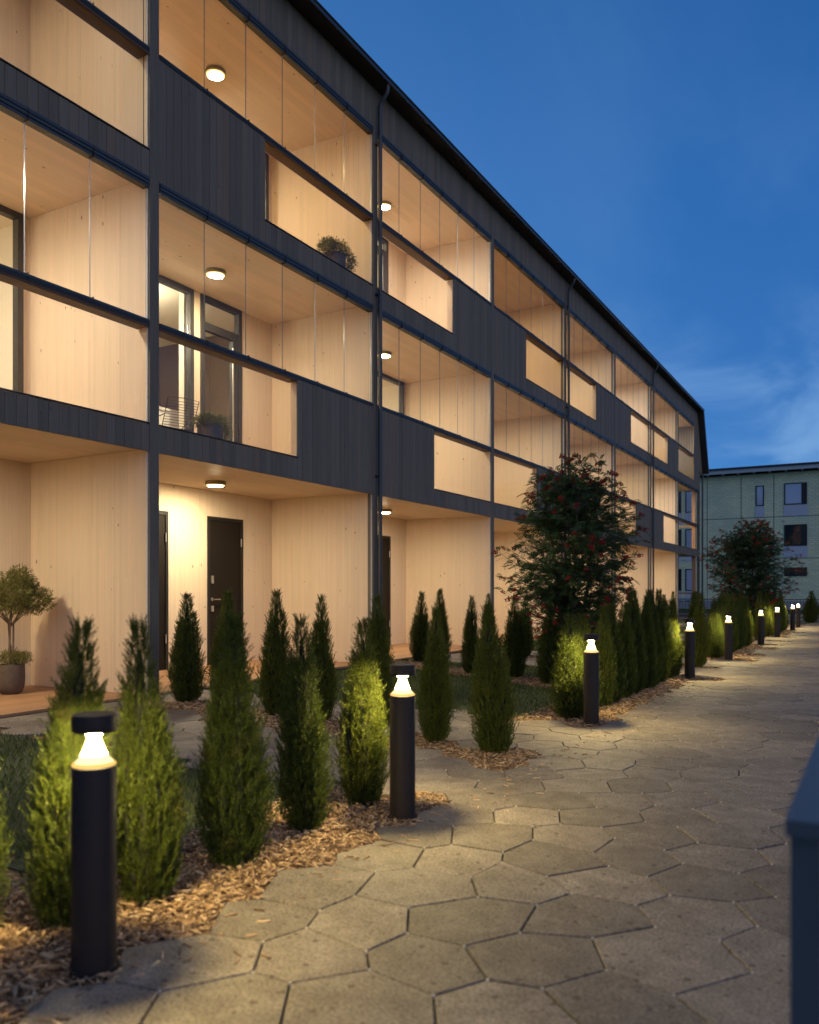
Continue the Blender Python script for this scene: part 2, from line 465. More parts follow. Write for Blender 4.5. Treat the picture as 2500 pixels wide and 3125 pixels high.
def euler_mats(a, b, c):
    ca, sa, cb, sb, cc, sc = np.cos(a), np.sin(a), np.cos(b), np.sin(b), np.cos(c), np.sin(c)
    z = np.zeros_like(a); o = np.ones_like(a)
    Rz = np.stack([cc, -sc, z, sc, cc, z, z, z, o], 1).reshape(-1, 3, 3)
    Ry = np.stack([cb, z, sb, z, o, z, -sb, z, cb], 1).reshape(-1, 3, 3)
    Rx = np.stack([o, z, z, z, ca, -sa, z, sa, ca], 1).reshape(-1, 3, 3)
    return Rz @ Ry @ Rx


BOXV = [(-.5, -.5, -.5), (.5, -.5, -.5), (.5, .5, -.5), (-.5, .5, -.5), (-.5, -.5, .5), (.5, -.5, .5), (.5, .5, .5), (-.5, .5, .5)]
BOXF = [(0, 3, 2, 1), (4, 5, 6, 7), (0, 1, 5, 4), (1, 2, 6, 5), (2, 3, 7, 6), (3, 0, 4, 7)]


def tag(o, label, cat, group=None, kind=None):
    o['label'] = label; o['category'] = cat
    if group: o['group'] = group
    if kind: o['kind'] = kind
    return o


def empty(name, loc=(0, 0, 0), rz=0.0):
    o = bpy.data.objects.new(name, None); COL.objects.link(o)
    o.location = loc; o.rotation_euler = (0, 0, rz); o.empty_display_size = 0.1
    return o


def structure(o):
    o['kind'] = 'structure'; return o


def stuff(o):
    o['kind'] = 'stuff'; return o


def copy_tree(o, parent=None):
    c = o.copy(); COL.objects.link(c)
    if parent is not None: c.parent = parent
    for ch in list(o.children): copy_tree(ch, c)
    return c


# ------------------------------------------------------------------ layout numbers
XF = -6.95            # facade plane
XB = -9.0             # back wall of the loggias
T0 = 6.485; BAY = 4.61
def pil(k): return T0 + BAY*k
BOL = [1.74, 3.71, 7.16, 11.61, 14.99, 19.58, 23.0, 27.5, 29.6]
PER = 7.95            # the garden repeats along the path
ORD = ['first', 'second', 'third', 'fourth', 'fifth', 'sixth', 'seventh', 'eighth', 'ninth', 'tenth', 'eleventh', 'twelfth']

# ------------------------------------------------------------------ ground
b = MB(); b.quad([(-1500, -1500, -0.09), (1500, -1500, -0.09), (1500, 1500, -0.09), (-1500, 1500, -0.09)])
structure(b.build('ground', M['ground']))


def row_y(x): return 5.42 + (-2.44-x)*0.20          # planted strip between the two walks to the doors
def mid_y(x): return 9.75 + (-3.1-x)*0.50           # planted strip across the lawn


def zone(x, y):
    if x > -2.10: return 'paver'
    if x < -7.05: return 'deck'
    q = (y-3.95) % PER; base = y-q
    yl = q+3.95                                     # y within the first period: 3.95 .. 11.90
    if abs(yl-row_y(x)) < 0.27 and x < -1.9: return 'mulch'
    if 4.2 + max(0, (-2.9-x))*0.02 < yl < 7.08 + (-2.9-x)*0.06 if x < -2.85 else 4.12 < yl < 7.0: return 'paver'
    if x > -2.86: return 'mulch'
    if abs(yl-mid_y(x)) < 0.36: return 'mulch'
    if y < 4 and abs(yl-PER-mid_y(x)) < 0.36: return 'mulch'
    return 'lawn'


# hexagonal pavers with wandering corners
SHEX = 0.222
def hexnoise(i, j, s):
    return (math.sin(i*127.1+j*311.7+s*74.7)*43758.5453) % 1.0
def corner(key):
    kx, ky = key
    x = kx*SHEX*0.5; y = ky*SHEX*math.sqrt(3)/2
    return (x+(hexnoise(kx, ky, 1)-0.5)*0.098 + 0.068, y+(hexnoise(kx, ky, 2)-0.5)*0.098)
pavers = []
corner_used = set()
for ci in range(-22, 6):
    for cj in range(-4, 90):
        kx = ci*3; ky = cj*2 + (ci % 2)
        cx = kx*SHEX*0.5; cy = ky*SHEX*math.sqrt(3)/2
        if not (-7.3 < cx < 1.5 and -0.8 < cy < 33.5): continue
        if zone(cx+0.068, cy) != 'paver': continue
        if ci == -6 and ((cy > 4 and hexnoise(ci, cj, 5) < 0.22) or min(abs(cy-yb) for yb in BOL) < 0.13) and zone(-2.4, cy) == 'mulch': continue
        keys = [(kx+2, ky), (kx+1, ky+1), (kx-1, ky+1), (kx-2, ky), (kx-1, ky-1), (kx+1, ky-1)]
        poly = [corner(k) for k in keys]
        for k in keys: corner_used.add(k)
        pavers.append(((cx, cy), poly))


def inset(poly, d):
    n = len(poly); out = []
    for i in range(n):
        p0 = Vector(poly[i-1]); p1 = Vector(poly[i]); p2 = Vector(poly[(i+1) % n])
        e1 = (p1-p0).normalized(); e2 = (p2-p1).normalized()
        n1 = Vector((-e1.y, e1.x)); n2 = Vector((-e2.y, e2.x))
        bis = (n1+n2); 
        if bis.length < 1e-4: bis = n1
        bis.normalize()
        out.append(p1 + bis*(d/max(0.35, bis.dot(n1))))
    return out


def add_paver(mb, poly, dz, org=(0, 0)):
    a = inset(poly, 0.0030); c = inset(poly, 0.0060)
    i = len(mb.v); n = len(poly)
    tx, ty = rnd.uniform(-.003, .003), rnd.uniform(-.003, .003)
    def zz(p): return dz + (p.x-poly[0][0])*tx + (p.y-poly[0][1])*ty
    mb.v += [(p.x-org[0], p.y-org[1], zz(p)) for p in c]
    mb.v += [(p.x-org[0], p.y-org[1], zz(p)-0.004) for p in a]
    mb.v += [(p.x-org[0], p.y-org[1], -0.06) for p in a]
    mb.f.append(tuple(i+k for k in range(n))); mb.mi.append(0)
    for r in (0, 1):
        for k in range(n):
            k2 = (k+1) % n
            mb.f.append((i+r*n+k, i+(r+1)*n+k, i+(r+1)*n+k2, i+r*n+k2)); mb.mi.append(0)


bed = MB(); bed.quad([(-7.4, -1.2, -0.045), (2.2, -1.2, -0.045), (2.2, 33.6, -0.045), (-7.4, 33.6, -0.045)])
path = structure(bed.build('path', M['soil']))
SY, CY = math.sin(YAW), math.cos(YAW)
def in_view(x, y, z=0.0):
    dep = -SY*x+CY*y; lat = CY*x+SY*y
    if dep < 0.3: return None
    px = 1250+2500*lat/dep; py = 1804-2500*(z-EYE)/dep
    return dep if (-150 < px < 2650 and -150 < py < 3350) else None
vis = sorted([(in_view(*c) or 999, i) for i, (c, p) in enumerate(pavers)])
single = {i for d, i in vis[:300] if d < 900}
rest = MB()
for i, (c, poly) in enumerate(pavers):
    dz = rnd.uniform(-0.002, 0.002)
    if i in single:
        mb = MB(); add_paver(mb, poly, dz, c)
        o = mb.build('paver', M['paver'], path); o.location = (c[0], c[1], 0)
    else: add_paver(rest, poly, dz)
stuff(rest.build('paver_field', M['paver'], path))
# little pale stones where three joints meet
js = MB()
for k in corner_used:
    x, y = corner(k)
    d = in_view(x, y)
    if d and d < 14 and zone(x+0.1, y) == 'paver' and zone(x-0.1, y) == 'paver':
        js.lathe([(0.0050, -0.01), (0.0050, -0.001), (0.003, 0.0012)], (x, y, 0), 6, 0, False)
stuff(js.build('joint_stones', M['joint_stone'], path))


def in_paver(x, y):
    best = None
    for di in (0,):
        pass
    ci = round(x/(1.5*SHEX))
    for a in (ci-1, ci, ci+1):
        cj = round((y/(SHEX*math.sqrt(3)/2) - (a % 2))/2)
        for bb in (cj-1, cj, cj+1):
            p = PAV.get((a, bb))
            if p is None: continue
            ins = True
            for k in range(6):
                x0, y0 = p[k]; x1, y1 = p[(k+1) % 6]
                if (x1-x0)*(y-y0)-(y1-y0)*(x-x0) < 0: ins = False; break
            if ins: return True
    return False
PAV = {}
for (cx, cy), poly in pavers:
    a = round(cx/(1.5*SHEX)); PAV[(a, round((cy/(SHEX*math.sqrt(3)/2)-(a % 2))/2))] = poly

# mulch bed, lawn and their loose pieces
bedm = MB(); bedm.quad([(-7.06, -1.2, -0.022), (-1.6, -1.2, -0.022), (-1.6, 33, -0.022), (-7.06, 33, -0.022)])
structure(bedm.build('mulch_bed', M['mulch']))
lw = MB()
STEP = 0.12
for iy in range(int(34/STEP)):
    y = -0.9 + iy*STEP
    run = None
    x = -7.05
    while x < -2.7:
        z_ = zone(x+STEP/2, y+STEP/2)
        if z_ == 'lawn':
            if run is None: run = x
        elif run is not None:
            lw.quad([(run, y, -0.014), (x, y, -0.014), (x, y+STEP, -0.014), (run, y+STEP, -0.014)]); run = None
        x += STEP
structure(lw.build('lawn', M['lawn_base']))
P = []
while len(P) < 60000:
    x = rnd.uniform(-7.0, -2.75); y = rnd.uniform(0.5, 20) if rnd.random() < 0.85 else rnd.uniform(20, 32)
    d = in_view(x, y)
    if not d or zone(x, y) != 'lawn': 
        if rnd.random() < 0.02: P.append(None)
        continue
    P.append((x, y, -0.016))
P = np.array([p for p in P if p])
n = len(P)
an = RG.uniform(0, 2*np.pi, n)
Dg = np.stack([np.cos(an)*0.45, np.sin(an)*0.45, np.ones(n)], 1)
V, F = blades(P, Dg, np.stack([np.sin(an), -np.cos(an), np.zeros(n)], 1)+RG.normal(0, .3, (n, 3)), RG.uniform(.03, .065, n), RG.uniform(.004, .008, n), 0.3)
g = stuff(link('grass', np_mesh('grass', V, F, M['grass'])))
g['label'] = 'short lawn grass between the planted strips'; g['category'] = 'grass'

CH = []
def chips_in(x0, x1, y0, y1, count):
    k = 0; tries = 0
    while k < count and tries < count*6:
        tries += 1
        x = rnd.uniform(x0, x1); y = rnd.uniform(y0, y1)
        if zone(x, y) in ('deck',): continue
        if zone(x, y) == 'lawn' and zone(x+.07, y) != 'mulch' and zone(x, y-.07) != 'mulch': continue
        if in_paver(x, y): continue
        CH.append((x, y)); k += 1
chips_in(-3.0, -1.65, 0.6, 4.3, 13500)
chips_in(-7.0, -1.75, 4.9, 6.7, 5200)
chips_in(-2.95, -1.65, 6.9, 12.1, 6800)
chips_in(-7.0, -2.9, 9.3, 12.0, 4200)
chips_in(-2.95, -1.8, 12.8, 20.1, 3000)
chips_in(-2.95, -1.8, 20.8, 31.0, 1500)
NB = len(CH)
for q in range(260):                        # a few chips kicked onto the stones
    x = -2.05+abs(rnd.gauss(0, .13)); y = rnd.uniform(0.8, 11)
    if in_paver(x, y): CH.append((x, y))
n = len(CH)
P = np.array([(x, y, 0) for x, y in CH]); P[:, 2] = RG.uniform(-0.018, 0.012, n); P[NB:, 2] = 0.003
fl_ = np.where(np.arange(n) < NB, 1.0, 0.05)
R = euler_mats(RG.normal(0, .30, n)*fl_, RG.normal(0, .30, n)*fl_, RG.uniform(0, 2*np.pi, n))
Sc = np.stack([RG.uniform(.014, .062, n), RG.uniform(.004, .012, n), RG.uniform(.0025, .006, n)], 1)
tv = [(-.5, -.35, -.5), (.5, -.2, -.5), (.5, .3, -.5), (-.5, .5, -.5), (-.42, -.3, .5), (.4, -.2, .5), (.46, .3, .5), (-.5, .42, .5)]
V, F = scatter(tv, BOXF, P, R, Sc)
c = stuff(link('wood_chips', np_mesh('wood_chips', V, F, M['chip'])))
c['label'] = 'loose wood chip mulch under the conifers along the path'; c['category'] = 'mulch'

# ------------------------------------------------------------------ the apartment building
bld = empty('apartment_building', (XF, 18.0, 0))
tag(bld, 'three storey charcoal timber apartment building with glowing glazed loggias', 'building')
BO = Vector((-XF, -18.0, 0))          # children are modelled in world coordinates


def bpart(mb, name, mats, parent=None, smooth=False):
    o = mb.build(name, mats, parent or bld, smooth)
    if parent is None: o.location = BO
    return o


_bm = {}
def box_mesh(key, dx, dy, dz, mat, name):
    k = (name, round(dx, 4), round(dy, 4), round(dz, 4), mat.name)
    if k not in _bm:
        e = min(0.0006 if name == 'wall_board' else 0.004, dx*0.2, dy*0.2)
        mb = MB(); i = 0
        # a plank with its long edges eased
        x, y = dx/2, dy/2
        ring = [(-x, -y+e), (-x+e, -y), (x-e, -y), (x, -y+e), (x, y-e), (x-e, y), (-x+e, y), (-x, y-e)]
        mb.v = [(a, b_, -dz/2) for a, b_ in ring]+[(a, b_, dz/2) for a, b_ in ring]
        for j in range(8):
            j2 = (j+1) % 8
            mb.f.append((j, j2, j2+8, j+8)); mb.mi.append(0)
        mb.f.append(tuple(reversed(range(8)))); mb.mi.append(0)
        mb.f.append(tuple(range(8, 16))); mb.mi.append(0)
        _bm[k] = mb.mesh(name, mat)
    return _bm[k]


def plank(name, x, y, z, dx, dy, dz, mat, parent, off):
    o = link(name, box_mesh(name, dx, dy, dz, mat, name), parent)
    o.location = Vector((x, y, z)) + off
    return o


# levels: floor top, band bottom, band top, rail underside, rail top, glass top, track top
LV = {1: dict(bb=2.72, bt=3.02, ru=4.117, rt=4.17, gt=5.62, tt=5.73, ceil=5.74),
      2: dict(bb=5.73, bt=6.03, ru=7.117, rt=7.17, gt=8.45, tt=8.56, ceil=8.60)}
ROOFZ = 9.215
PW = 0.135            # post width
# where the lower half of each loggia front is boarded up, as offsets from the left post
CLOSED = {(1, -2): None, (1, -1): None, (1, 0): (2.605, None), (1, 1): (None, 2.065), (1, 2): (2.605, None), (1, 3): (None, 2.06),
          (1, 4): (2.60, None), (1, 5): (None, 2.06), (1, 6): None,
          (2, -2): (2.6, None), (2, -1): None, (2, 0): (None, 1.875), (2, 1): (2.785, None), (2, 2): (None, 1.9), (2, 3): (2.72, None),
          (2, 4): (None, 1.86), (2, 5): (2.78, None), (2, 6): (3.30, 'end')}
boards = []           # (t, z0, z1, width)
BWID = 0.1135
for k in range(-2, 7):
    a, e = pil(k)+PW/2, pil(k+1)-PW/2
    nb = round((e-a)/BWID); w = (e-a)/nb
    for j in range(nb):
        t = a+(j+.5)*w
        for lv in (1, 2):
            L = LV[lv]; cl = CLOSED[(lv, k)]
            closed = False
            if cl:
                lo = a-1 if cl[0] is None else pil(k)+cl[0]
                hi = e+1 if cl[1] in (None, 'end') else pil(k)+cl[1]
                closed = lo < t < hi
            top = L['ru']-0.003 if closed else L['bt']
            if cl and cl[1] == 'end' and closed: top = ROOFZ-0.01
            boards.append((t, L['bb'], top, w))
        if not (k == 6 and t > pil(6)+3.30): boards.append((t, LV[2]['tt']+0.004, ROOFZ-0.004, w))


def brd_size(bd):
    t, z0, z1, w = bd
    d = in_view(XF, t, (z0+z1)/2)
    return -1 if d is None else (z1-z0)*w/d**3
order = sorted(range(len(boards)), key=lambda i: -brd_size(boards[i]))
ind = set(order[:298])
far = MB()
for i, (t, z0, z1, w) in enumerate(boards):
    dj = rnd.uniform(-0.002, 0.003); dzj = rnd.uniform(-0.004, 0.0)
    if i in ind:
        plank('cladding_board', XF-0.011+dj, t, (z0+z1)/2+dzj/2, 0.022, w-0.0035, z1-z0+dzj*0, M['cladding'], bld, BO)
    else:
        far.box(XF-0.022+dj, XF+dj, t-w/2+.002, t+w/2-.002, z0, z1)
stuff(bpart(far, 'cladding_boarding', M['cladding_far']))

# backing behind the boards, slabs, ceilings
for k in range(-2, 7):
    a, e = pil(k)+PW/2, pil(k+1)-PW/2
    sl = MB()
    for lv in (1, 2):
        L = LV[lv]
        sl.box(XB-0.2, XF-0.024, a, e, L['bb']+0.055, L['bt']-0.006)
    bpart(sl, 'floor_slab', M['soffit'])
    for lv in (0, 1, 2):
        zc = {0: 2.757, 1: 5.757, 2: 8.61}[lv]
        cb = MB(); cb.box(XB+0.002, XF-0.027, a, e, zc-0.012, zc+0.012)
        bpart(cb, 'ceiling', M['pine_ceiling'])
        if lv:
            fl = MB(); fl.box(XB+0.003, XF-0.03, a, e, LV[lv]['bt']-0.004, LV[lv]['bt']+0.008)
            bpart(fl, 'loggia_floor', M['floor_wood'])
    for lv in (1, 2):
        cl = CLOSED[(lv, k)]
        f0 = pil(k)+cl[1] if cl and cl[0] is None else a
        f1 = pil(k)+cl[0] if cl and cl[0] is not None else e
        fb = MB(); fb.box(XF-0.035, XF+0.012, f0, f1, LV[lv]['bt']+0.0095, LV[lv]['bt']+0.018)
        bpart(fb, 'flashing', M['alu'])
bk = MB(); bk.box(XF-0.07, XF-0.026, pil(-2), pil(6)+3.3, 8.64, ROOFZ-0.02); bpart(bk, 'fascia_backing', M['soffit'])

# posts and partition walls
for k in range(-2, 8):
    t = pil(k)
    p = MB(); p.box(XF-0.10, XF+0.004, t-PW/2, t+PW/2, -0.04, ROOFZ-0.006 if k < 7 else 6.5); bpart(p, 'post', M['post'])
    if k < 7:
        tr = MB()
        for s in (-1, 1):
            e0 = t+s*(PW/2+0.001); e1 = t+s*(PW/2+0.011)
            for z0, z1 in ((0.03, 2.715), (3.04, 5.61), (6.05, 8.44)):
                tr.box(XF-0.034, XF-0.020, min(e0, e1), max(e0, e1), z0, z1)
        bpart(tr, 'sky_lit_edge', M['skylit_grey'])  # pale strips painted as the sky-lit front edges of the wood walls
        wall = MB()
        near = k in (0, 1, 2)
        ins = 0.018 if near else 0.0
        for z0, z1 in ((0.0, 2.745), (3.028, 5.745), (6.038, 8.598)):
            if k == 6 and z0 < 5: 
                wall.box(XB, XF-0.101, t-PW/2, t+PW/2, z0, z1); continue
            wall.box(XB, XF-0.101, t-PW/2+ins, t+PW/2-ins, z0, z1)
        wo = bpart(wall, 'partition_wall', M['pine_lam'])
        if near:
            # boards on the face that looks at the camera (the side towards the near end)
            for z0, z1 in ((0.032, 2.744), (3.03, 5.744), (6.04, 8.597)):
                x = XF-0.036
                while x > XB+0.01:
                    w = rnd.choice([0.095, 0.0475, 0.095, 0.095, 0.1425])
                    if x-w < XB+0.03: w = x-XB-0.001
                    plank('wall_board', x-w/2, t-PW/2+0.009+rnd.uniform(-.0006, .0006), (z0+z1)/2, w-0.0009, 0.018, z1-z0, M['pine'], wo, Vector((0, 0, 0)))
                    x -= w
            fil = MB()
            for z0, z1 in ((0.032, 2.744), (3.03, 5.744), (6.04, 8.597)):
                fil.box(XB, XF-0.036, t+PW/2-0.018, t+PW/2, z0, z1)
            bpart(fil, 'wall_lining', M['pine_lam'], wo)

# back walls with doors and windows
def frame_box(mb, t0, t1, z0, z1, xo, xi, wd, mi=0, bottom=True):
    mb.box(xi, xo, t0, t0+wd, z0, z1, mi); mb.box(xi, xo, t1-wd, t1, z0, z1, mi)
    mb.box(xi, xo, t0+wd, t1-wd, z1-wd, z1, mi)
    if bottom: mb.box(xi, xo, t0+wd, t1-wd, z0, z0+wd, mi)


def entry_door(t0, t1, right_hinge=True):
    z0, z1 = 0.034, 2.345
    d = MB(); d.box(XB-0.05, XB-0.006, t0+0.05, t1-0.05, z0+0.012, z1-0.05)
    # two shallow grooves across the leaf
    for zg in (1.62, 0.9):
        d.box(XB-0.006, XB-0.003, t0+0.09, t1-0.09, zg, zg+0.006)
    o = bpart(d, 'entrance_door', M['dark_door'])
    f = MB(); frame_box(f, t0, t1, z0, z1, XB+0.012, XB-0.06, 0.05, 0, False); f.box(XB-0.06, XB+0.008, t0+.05, t1-.05, z0, z0+0.012)
    bpart(f, 'door_frame', M['door_frame'], o)
    hx = XB+0.0
    h = MB(); h.tube([(hx-0.006, t0+0.11, 1.05), (hx+0.045, t0+0.11, 1.05), (hx+0.05, t0+0.24, 1.05)], 0.009, 8); h.lathe([(0.026, 0), (0.026, 0.012)], (0, 0, 0), 12)
    for i in range(len(h.v)-24, len(h.v)):
        v = h.v[i]; h.v[i] = (hx-0.006+v[2], t0+0.11+v[0], 1.05+v[1])
    bpart(h, 'handle', M['steel'], o, True)
    for za, zb in ((1.30, 1.42), (0.86, 0.95)):
        lk = MB(); lk.box(hx-0.006, hx+0.012, t0+0.085, t0+0.135, za, zb); bpart(lk, 'lock', M['steel'], o)
    for zz in (0.42, 1.90):
        hg = MB(); hg.tube([(XB+0.019, t1-0.055, zz), (XB+0.019, t1-0.055, zz+0.13)], 0.010, 8); bpart(hg, 'hinge', M['steel'], o, True)
    return o


def glazed(name, t0, t1, z0, z1, transom=None, handle=False, lit=True):
    f = MB(); frame_box(f, t0, t1, z0, z1, XB+0.03, XB-0.07, 0.075)
    if transom:
        f.box(XB-0.06, XB+0.02, t0+.075, t1-.075, transom-0.12, transom)
        f.box(XB-0.06, XB+0.02, t1-0.20, t1-0.075, z0+.075, transom-0.12)
    o = bpart(f, name, M['window_frame'])
    pn = MB()
    pn.box(XB-0.03, XB-0.024, t0+.077, t1-(0.202 if transom else .077), z0+.077, (transom-0.122 if transom else z1-.077))
    if transom: pn.box(XB-0.03, XB-0.024, t0+.077, t1-.077, transom+.002, z1-.077)
    bpart(pn, 'pane', M['glass'] if lit else M['dark_glass'], o)
    if handle:  # no grip: pale bar shaped to stand for a bright lit room edge
        hb = MB(); hb.box(XB+0.022, XB+0.04, t1-0.225, t1-0.205, z0+0.09, z0+2.05); bpart(hb, 'lit_edge_bar', M['steel'], o)
    return o


def back_wall(k, lv):
    a, e = pil(k)+PW/2, pil(k+1)-PW/2
    z0, z1 = {0: (0.0, 2.745), 1: (3.02, 5.745), 2: (6.03, 8.60)}[lv]
    r = pil(k)
    ops = []
    lit = k in (-1, 0, 1)
    if lv == 0:
        dj = 0.07 if k == 1 else 0.0
        ops = [(r+1.355+dj, r+2.175+dj, 2.345), (r+2.985+dj, r+3.805+dj, 2.345)]
        for t0, t1, zt in ops: entry_door(t0, t1)
    else:
        typ = 'N' if (k % 2 == 0) == (lv == 1) else 'M'
        zf = z0+0.012; zt = z1-0.006
        if typ == 'N':
            ops = [(r+0.9, r+2.675, zt), (r+2.835, r+3.755, zt)]
            glazed('window', r+0.9, r+2.675, zf, zt, None, False, lit)
            glazed('balcony_door', r+2.835, r+3.755, zf, zt, zf+2.30, lv == 1, lit)
        else:
            ops = [(r+1.55, r+2.45, zt), (r+2.70, r+4.43, zt)]
            glazed('balcony_door', r+1.55, r+2.45, zf, zt, zf+2.30, False, lit)
            glazed('window', r+2.70, r+4.43, zf, zt, None, False, lit)
    core = MB(); segs = []
    cur = a
    for t0, t1, zt in ops:
        segs.append((cur, t0, z0, z1)); 
        if z1-zt > 0.02: segs.append((t0, t1, zt, z1))
        cur = t1
    segs.append((cur, e, z0, z1))
    near = k in (-1, 0, 1)
    for t0, t1, s0, s1 in segs:
        core.box(XB-0.12, XB-(0.018 if near else 0.0), t0, t1, s0, s1)
    o = bpart(core, 'back_wall', M['pine_lam'])
    if near:
        for t0, t1, s0, s1 in segs:
            t = t0
            while t < t1-0.002:
                w = rnd.choice([0.085, 0.1, 0.115, 0.14]); w = min(w, t1-t)
                if t1-t-w < 0.04: w = t1-t
                plank('wall_board', XB-0.009, t+w/2, (s0+s1)/2, 0.018, w-0.0009, s1-s0-0.002, M['pine'], o, Vector((0, 0, 0)))
                t += w
    return typ if lv else None


for k in range(-2, 7):
    for lv in (0, 1, 2):
        back_wall(k, lv)

# lit rooms behind the nearest loggias
for k in (-1, 0, 1):
    for lv in (1, 2):
        z0, z1 = (3.02, 5.745) if lv == 1 else (6.03, 8.60)
        a, e = pil(k)+0.06, pil(k+1)-0.06
        rm = MB()
        X0, X1 = XB-0.125, XB-3.4
        rm.quad([(X0, a, z1), (X1, a, z1), (X1, e, z1), (X0, e, z1)]); rm.quad([(X0, a, z0), (X0, e, z0), (X1, e, z0), (X1, a, z0)], 1)
        rm.quad([(X1, a, z0), (X1, e, z0), (X1, e, z1), (X1, a, z1)])
        rm.quad([(X0, a, z0), (X1, a, z0), (X1, a, z1), (X0, a, z1)]); rm.quad([(X0, e, z0), (X0, e, z1), (X1, e, z1), (X1, e, z0)])
        bpart(rm, 'room', [M['plaster'], M['floor_wood']])
        lp = MB(); lp.lathe([(0.02, -0.02), (0.20, -0.02), (0.22, -0.05), (0.20, -0.09), (0.02, -0.09)], (XB-0.85, (a+e)/2-0.3 if lv == 1 else (a+e)/2+.6, z1-0.25), 20)
        bpart(lp, 'room_lamp', M['room_glow'])
        if lv == 1 and k == 0:
            wd = MB()
            for q in range(5): wd.box(XB-0.14-(q+1)*0.62, XB-0.14-q*0.62-.006, e-0.05, e-0.01, z0+0.01, z1-0.012)
            bpart(wd, 'wardrobe', M['wardrobe'])
            sb = MB(); sb.box(XB-0.23, XB-0.122, pil(0)+2.62, pil(0)+2.83, z0+.01, z1-.01); bpart(sb, 'room_wall', M['plaster'])
            ct = MB(); ct.box(XB-1.2, XB-0.52, pil(0)+0.9, pil(0)+2.95, z0+0.01, z0+0.94); ct.box(XB-1.22, XB-0.50, pil(0)+0.88, pil(0)+2.97, z0+0.94, z0+0.98)
            bpart(ct, 'sideboard', M['white_lacquer'])
bh = MB(); bh.box(XB-9, XB-3.5, pil(-2)-.05, pil(7), 0, 9.0); bpart(bh, 'rear_block', M['soffit'])

# loggia fronts: rails, tracks, glass
for k in range(-2, 7):
    a, e = pil(k)+PW/2+0.012, pil(k+1)-PW/2-0.012
    for lv in (1, 2):
        L = LV[lv]; cl = CLOSED[(lv, k)]
        ge = e
        if cl and cl[1] == 'end': ge = pil(k)+cl[0]
        rl = MB()
        for z0, z1, xo in ((L['ru'], L['ru']+.016, XF+.010), (L['ru']+.019, L['ru']+.036, XF+.018), (L['ru']+.039, L['rt'], XF+.006)):
            rl.box(XF-0.075, xo, a, ge, z0, z1)
        bpart(rl, 'rail', M['alu'])
        tk = MB()
        for z0, z1, xo in ((L['gt'], L['gt']+.034, XF+.004), (L['gt']+.038, L['gt']+.070, XF+.014), (L['gt']+.074, L['tt']-.003, XF+.022)):
            tk.box(XF-0.085, xo, a, ge, z0, z1)
        bpart(tk, 'glazing_track', M['alu'])
        np_ = 6
        pw = (ge-a)/np_
        for j in range(np_):
            t0, t1 = a+j*pw+(0.003 if j else 0), a+(j+1)*pw-(0.003 if j < 5 else 0)
            x0, x1 = XF-0.046, XF-0.036
            mb = MB(); z0, z1 = L['rt']+.001, L['gt']-.001
            y0, y1 = -(t1-t0)/2, (t1-t0)/2; h2 = (z1-z0)/2; xx = .005
            key = ('pane', round(t1-t0, 3), round(z1-z0, 3))
            if key not in _bm:
                for q in ([(xx, y0, -h2), (xx, y1, -h2), (xx, y1, h2), (xx, y0, h2)], [(-xx, y0, -h2), (-xx, y0, h2), (-xx, y1, h2), (-xx, y1, -h2)]): mb.quad(q, 0)
                for y in (y0, y1): mb.quad([(-xx, y, -h2), (xx, y, -h2), (xx, y, h2), (-xx, y, h2)], 1)
                _bm[key] = mb.mesh('glass_pane', [M['glass'], M['glass_edge']])
            o = link('glass_pane', _bm[key], bld); o.location = BO + Vector((XF-0.041, (t0+t1)/2, (z0+z1)/2))
        # clips that close the joints between the track lengths
        cp = MB()
        for j in range(1, np_):
            t = a+j*pw
            cp.box(XF-0.05, XF+0.025, t-.004, t+.004, L['gt']-.012, L['tt']-.002); cp.box(XF-0.05, XF+0.020, t-.003, t+.003, L['ru']+.002, L['rt']+.012)
        bpart(cp, 'glass_clip', M['door_frame'])
        lo, hi = a, ge
        if cl:
            if cl[1] == 'end': pass
            elif cl[0] is not None: hi = pil(k)+cl[0]
            else: lo = pil(k)+cl[1]
            if cl[1] != 'end':
                c0, c1 = (hi, ge) if cl[0] is not None else (a, lo)
                ln = MB(); ln.box(XF-0.13, XF-0.026, c0, c1, L['bt']+.020, L['ru']-.004); bpart(ln, 'panel_lining', M['pine_lam'])
        un = MB(); un.box(XF-0.175, XF-0.003, lo, hi, L['ru']-.034, L['ru']-.002); un.box(XF-0.012, XF+0.004, lo, hi, L['ru']-.034, L['ru']-.004)
        bpart(un, 'handrail_board', M['sill_wood'])
        gp = MB(); gp.box(XF-0.062, XF-0.054, lo+.004, hi-.004, L['bt']+.02, L['ru']-.036); bpart(gp, 'balustrade_glass', M['glass'])

# open corner of the last bay
cb = MB(); cb.box(XF-0.26, XF-0.105, pil(7)-0.42, pil(7)-0.25, 0.0, 5.73); bpart(cb, 'corner_post', M['balcony_post'])
gr = MB()
for z in (1.05, 4.10): gr.box(XB, XF-0.1, pil(7)-0.04, pil(7)+0.04, z, z+0.07)
bpart(gr, 'gable_rail', M['balcony_post'])
gw = MB(); gw.box(-21.5, XB, pil(7)-0.1, pil(7), 0, 6.5); gw.box(-21.5, XF-0.03, pil(7)-0.45, pil(7)-0.33, 5.75, 9.1)
bpart(gw, 'gable_wall', M['cladding_far'])

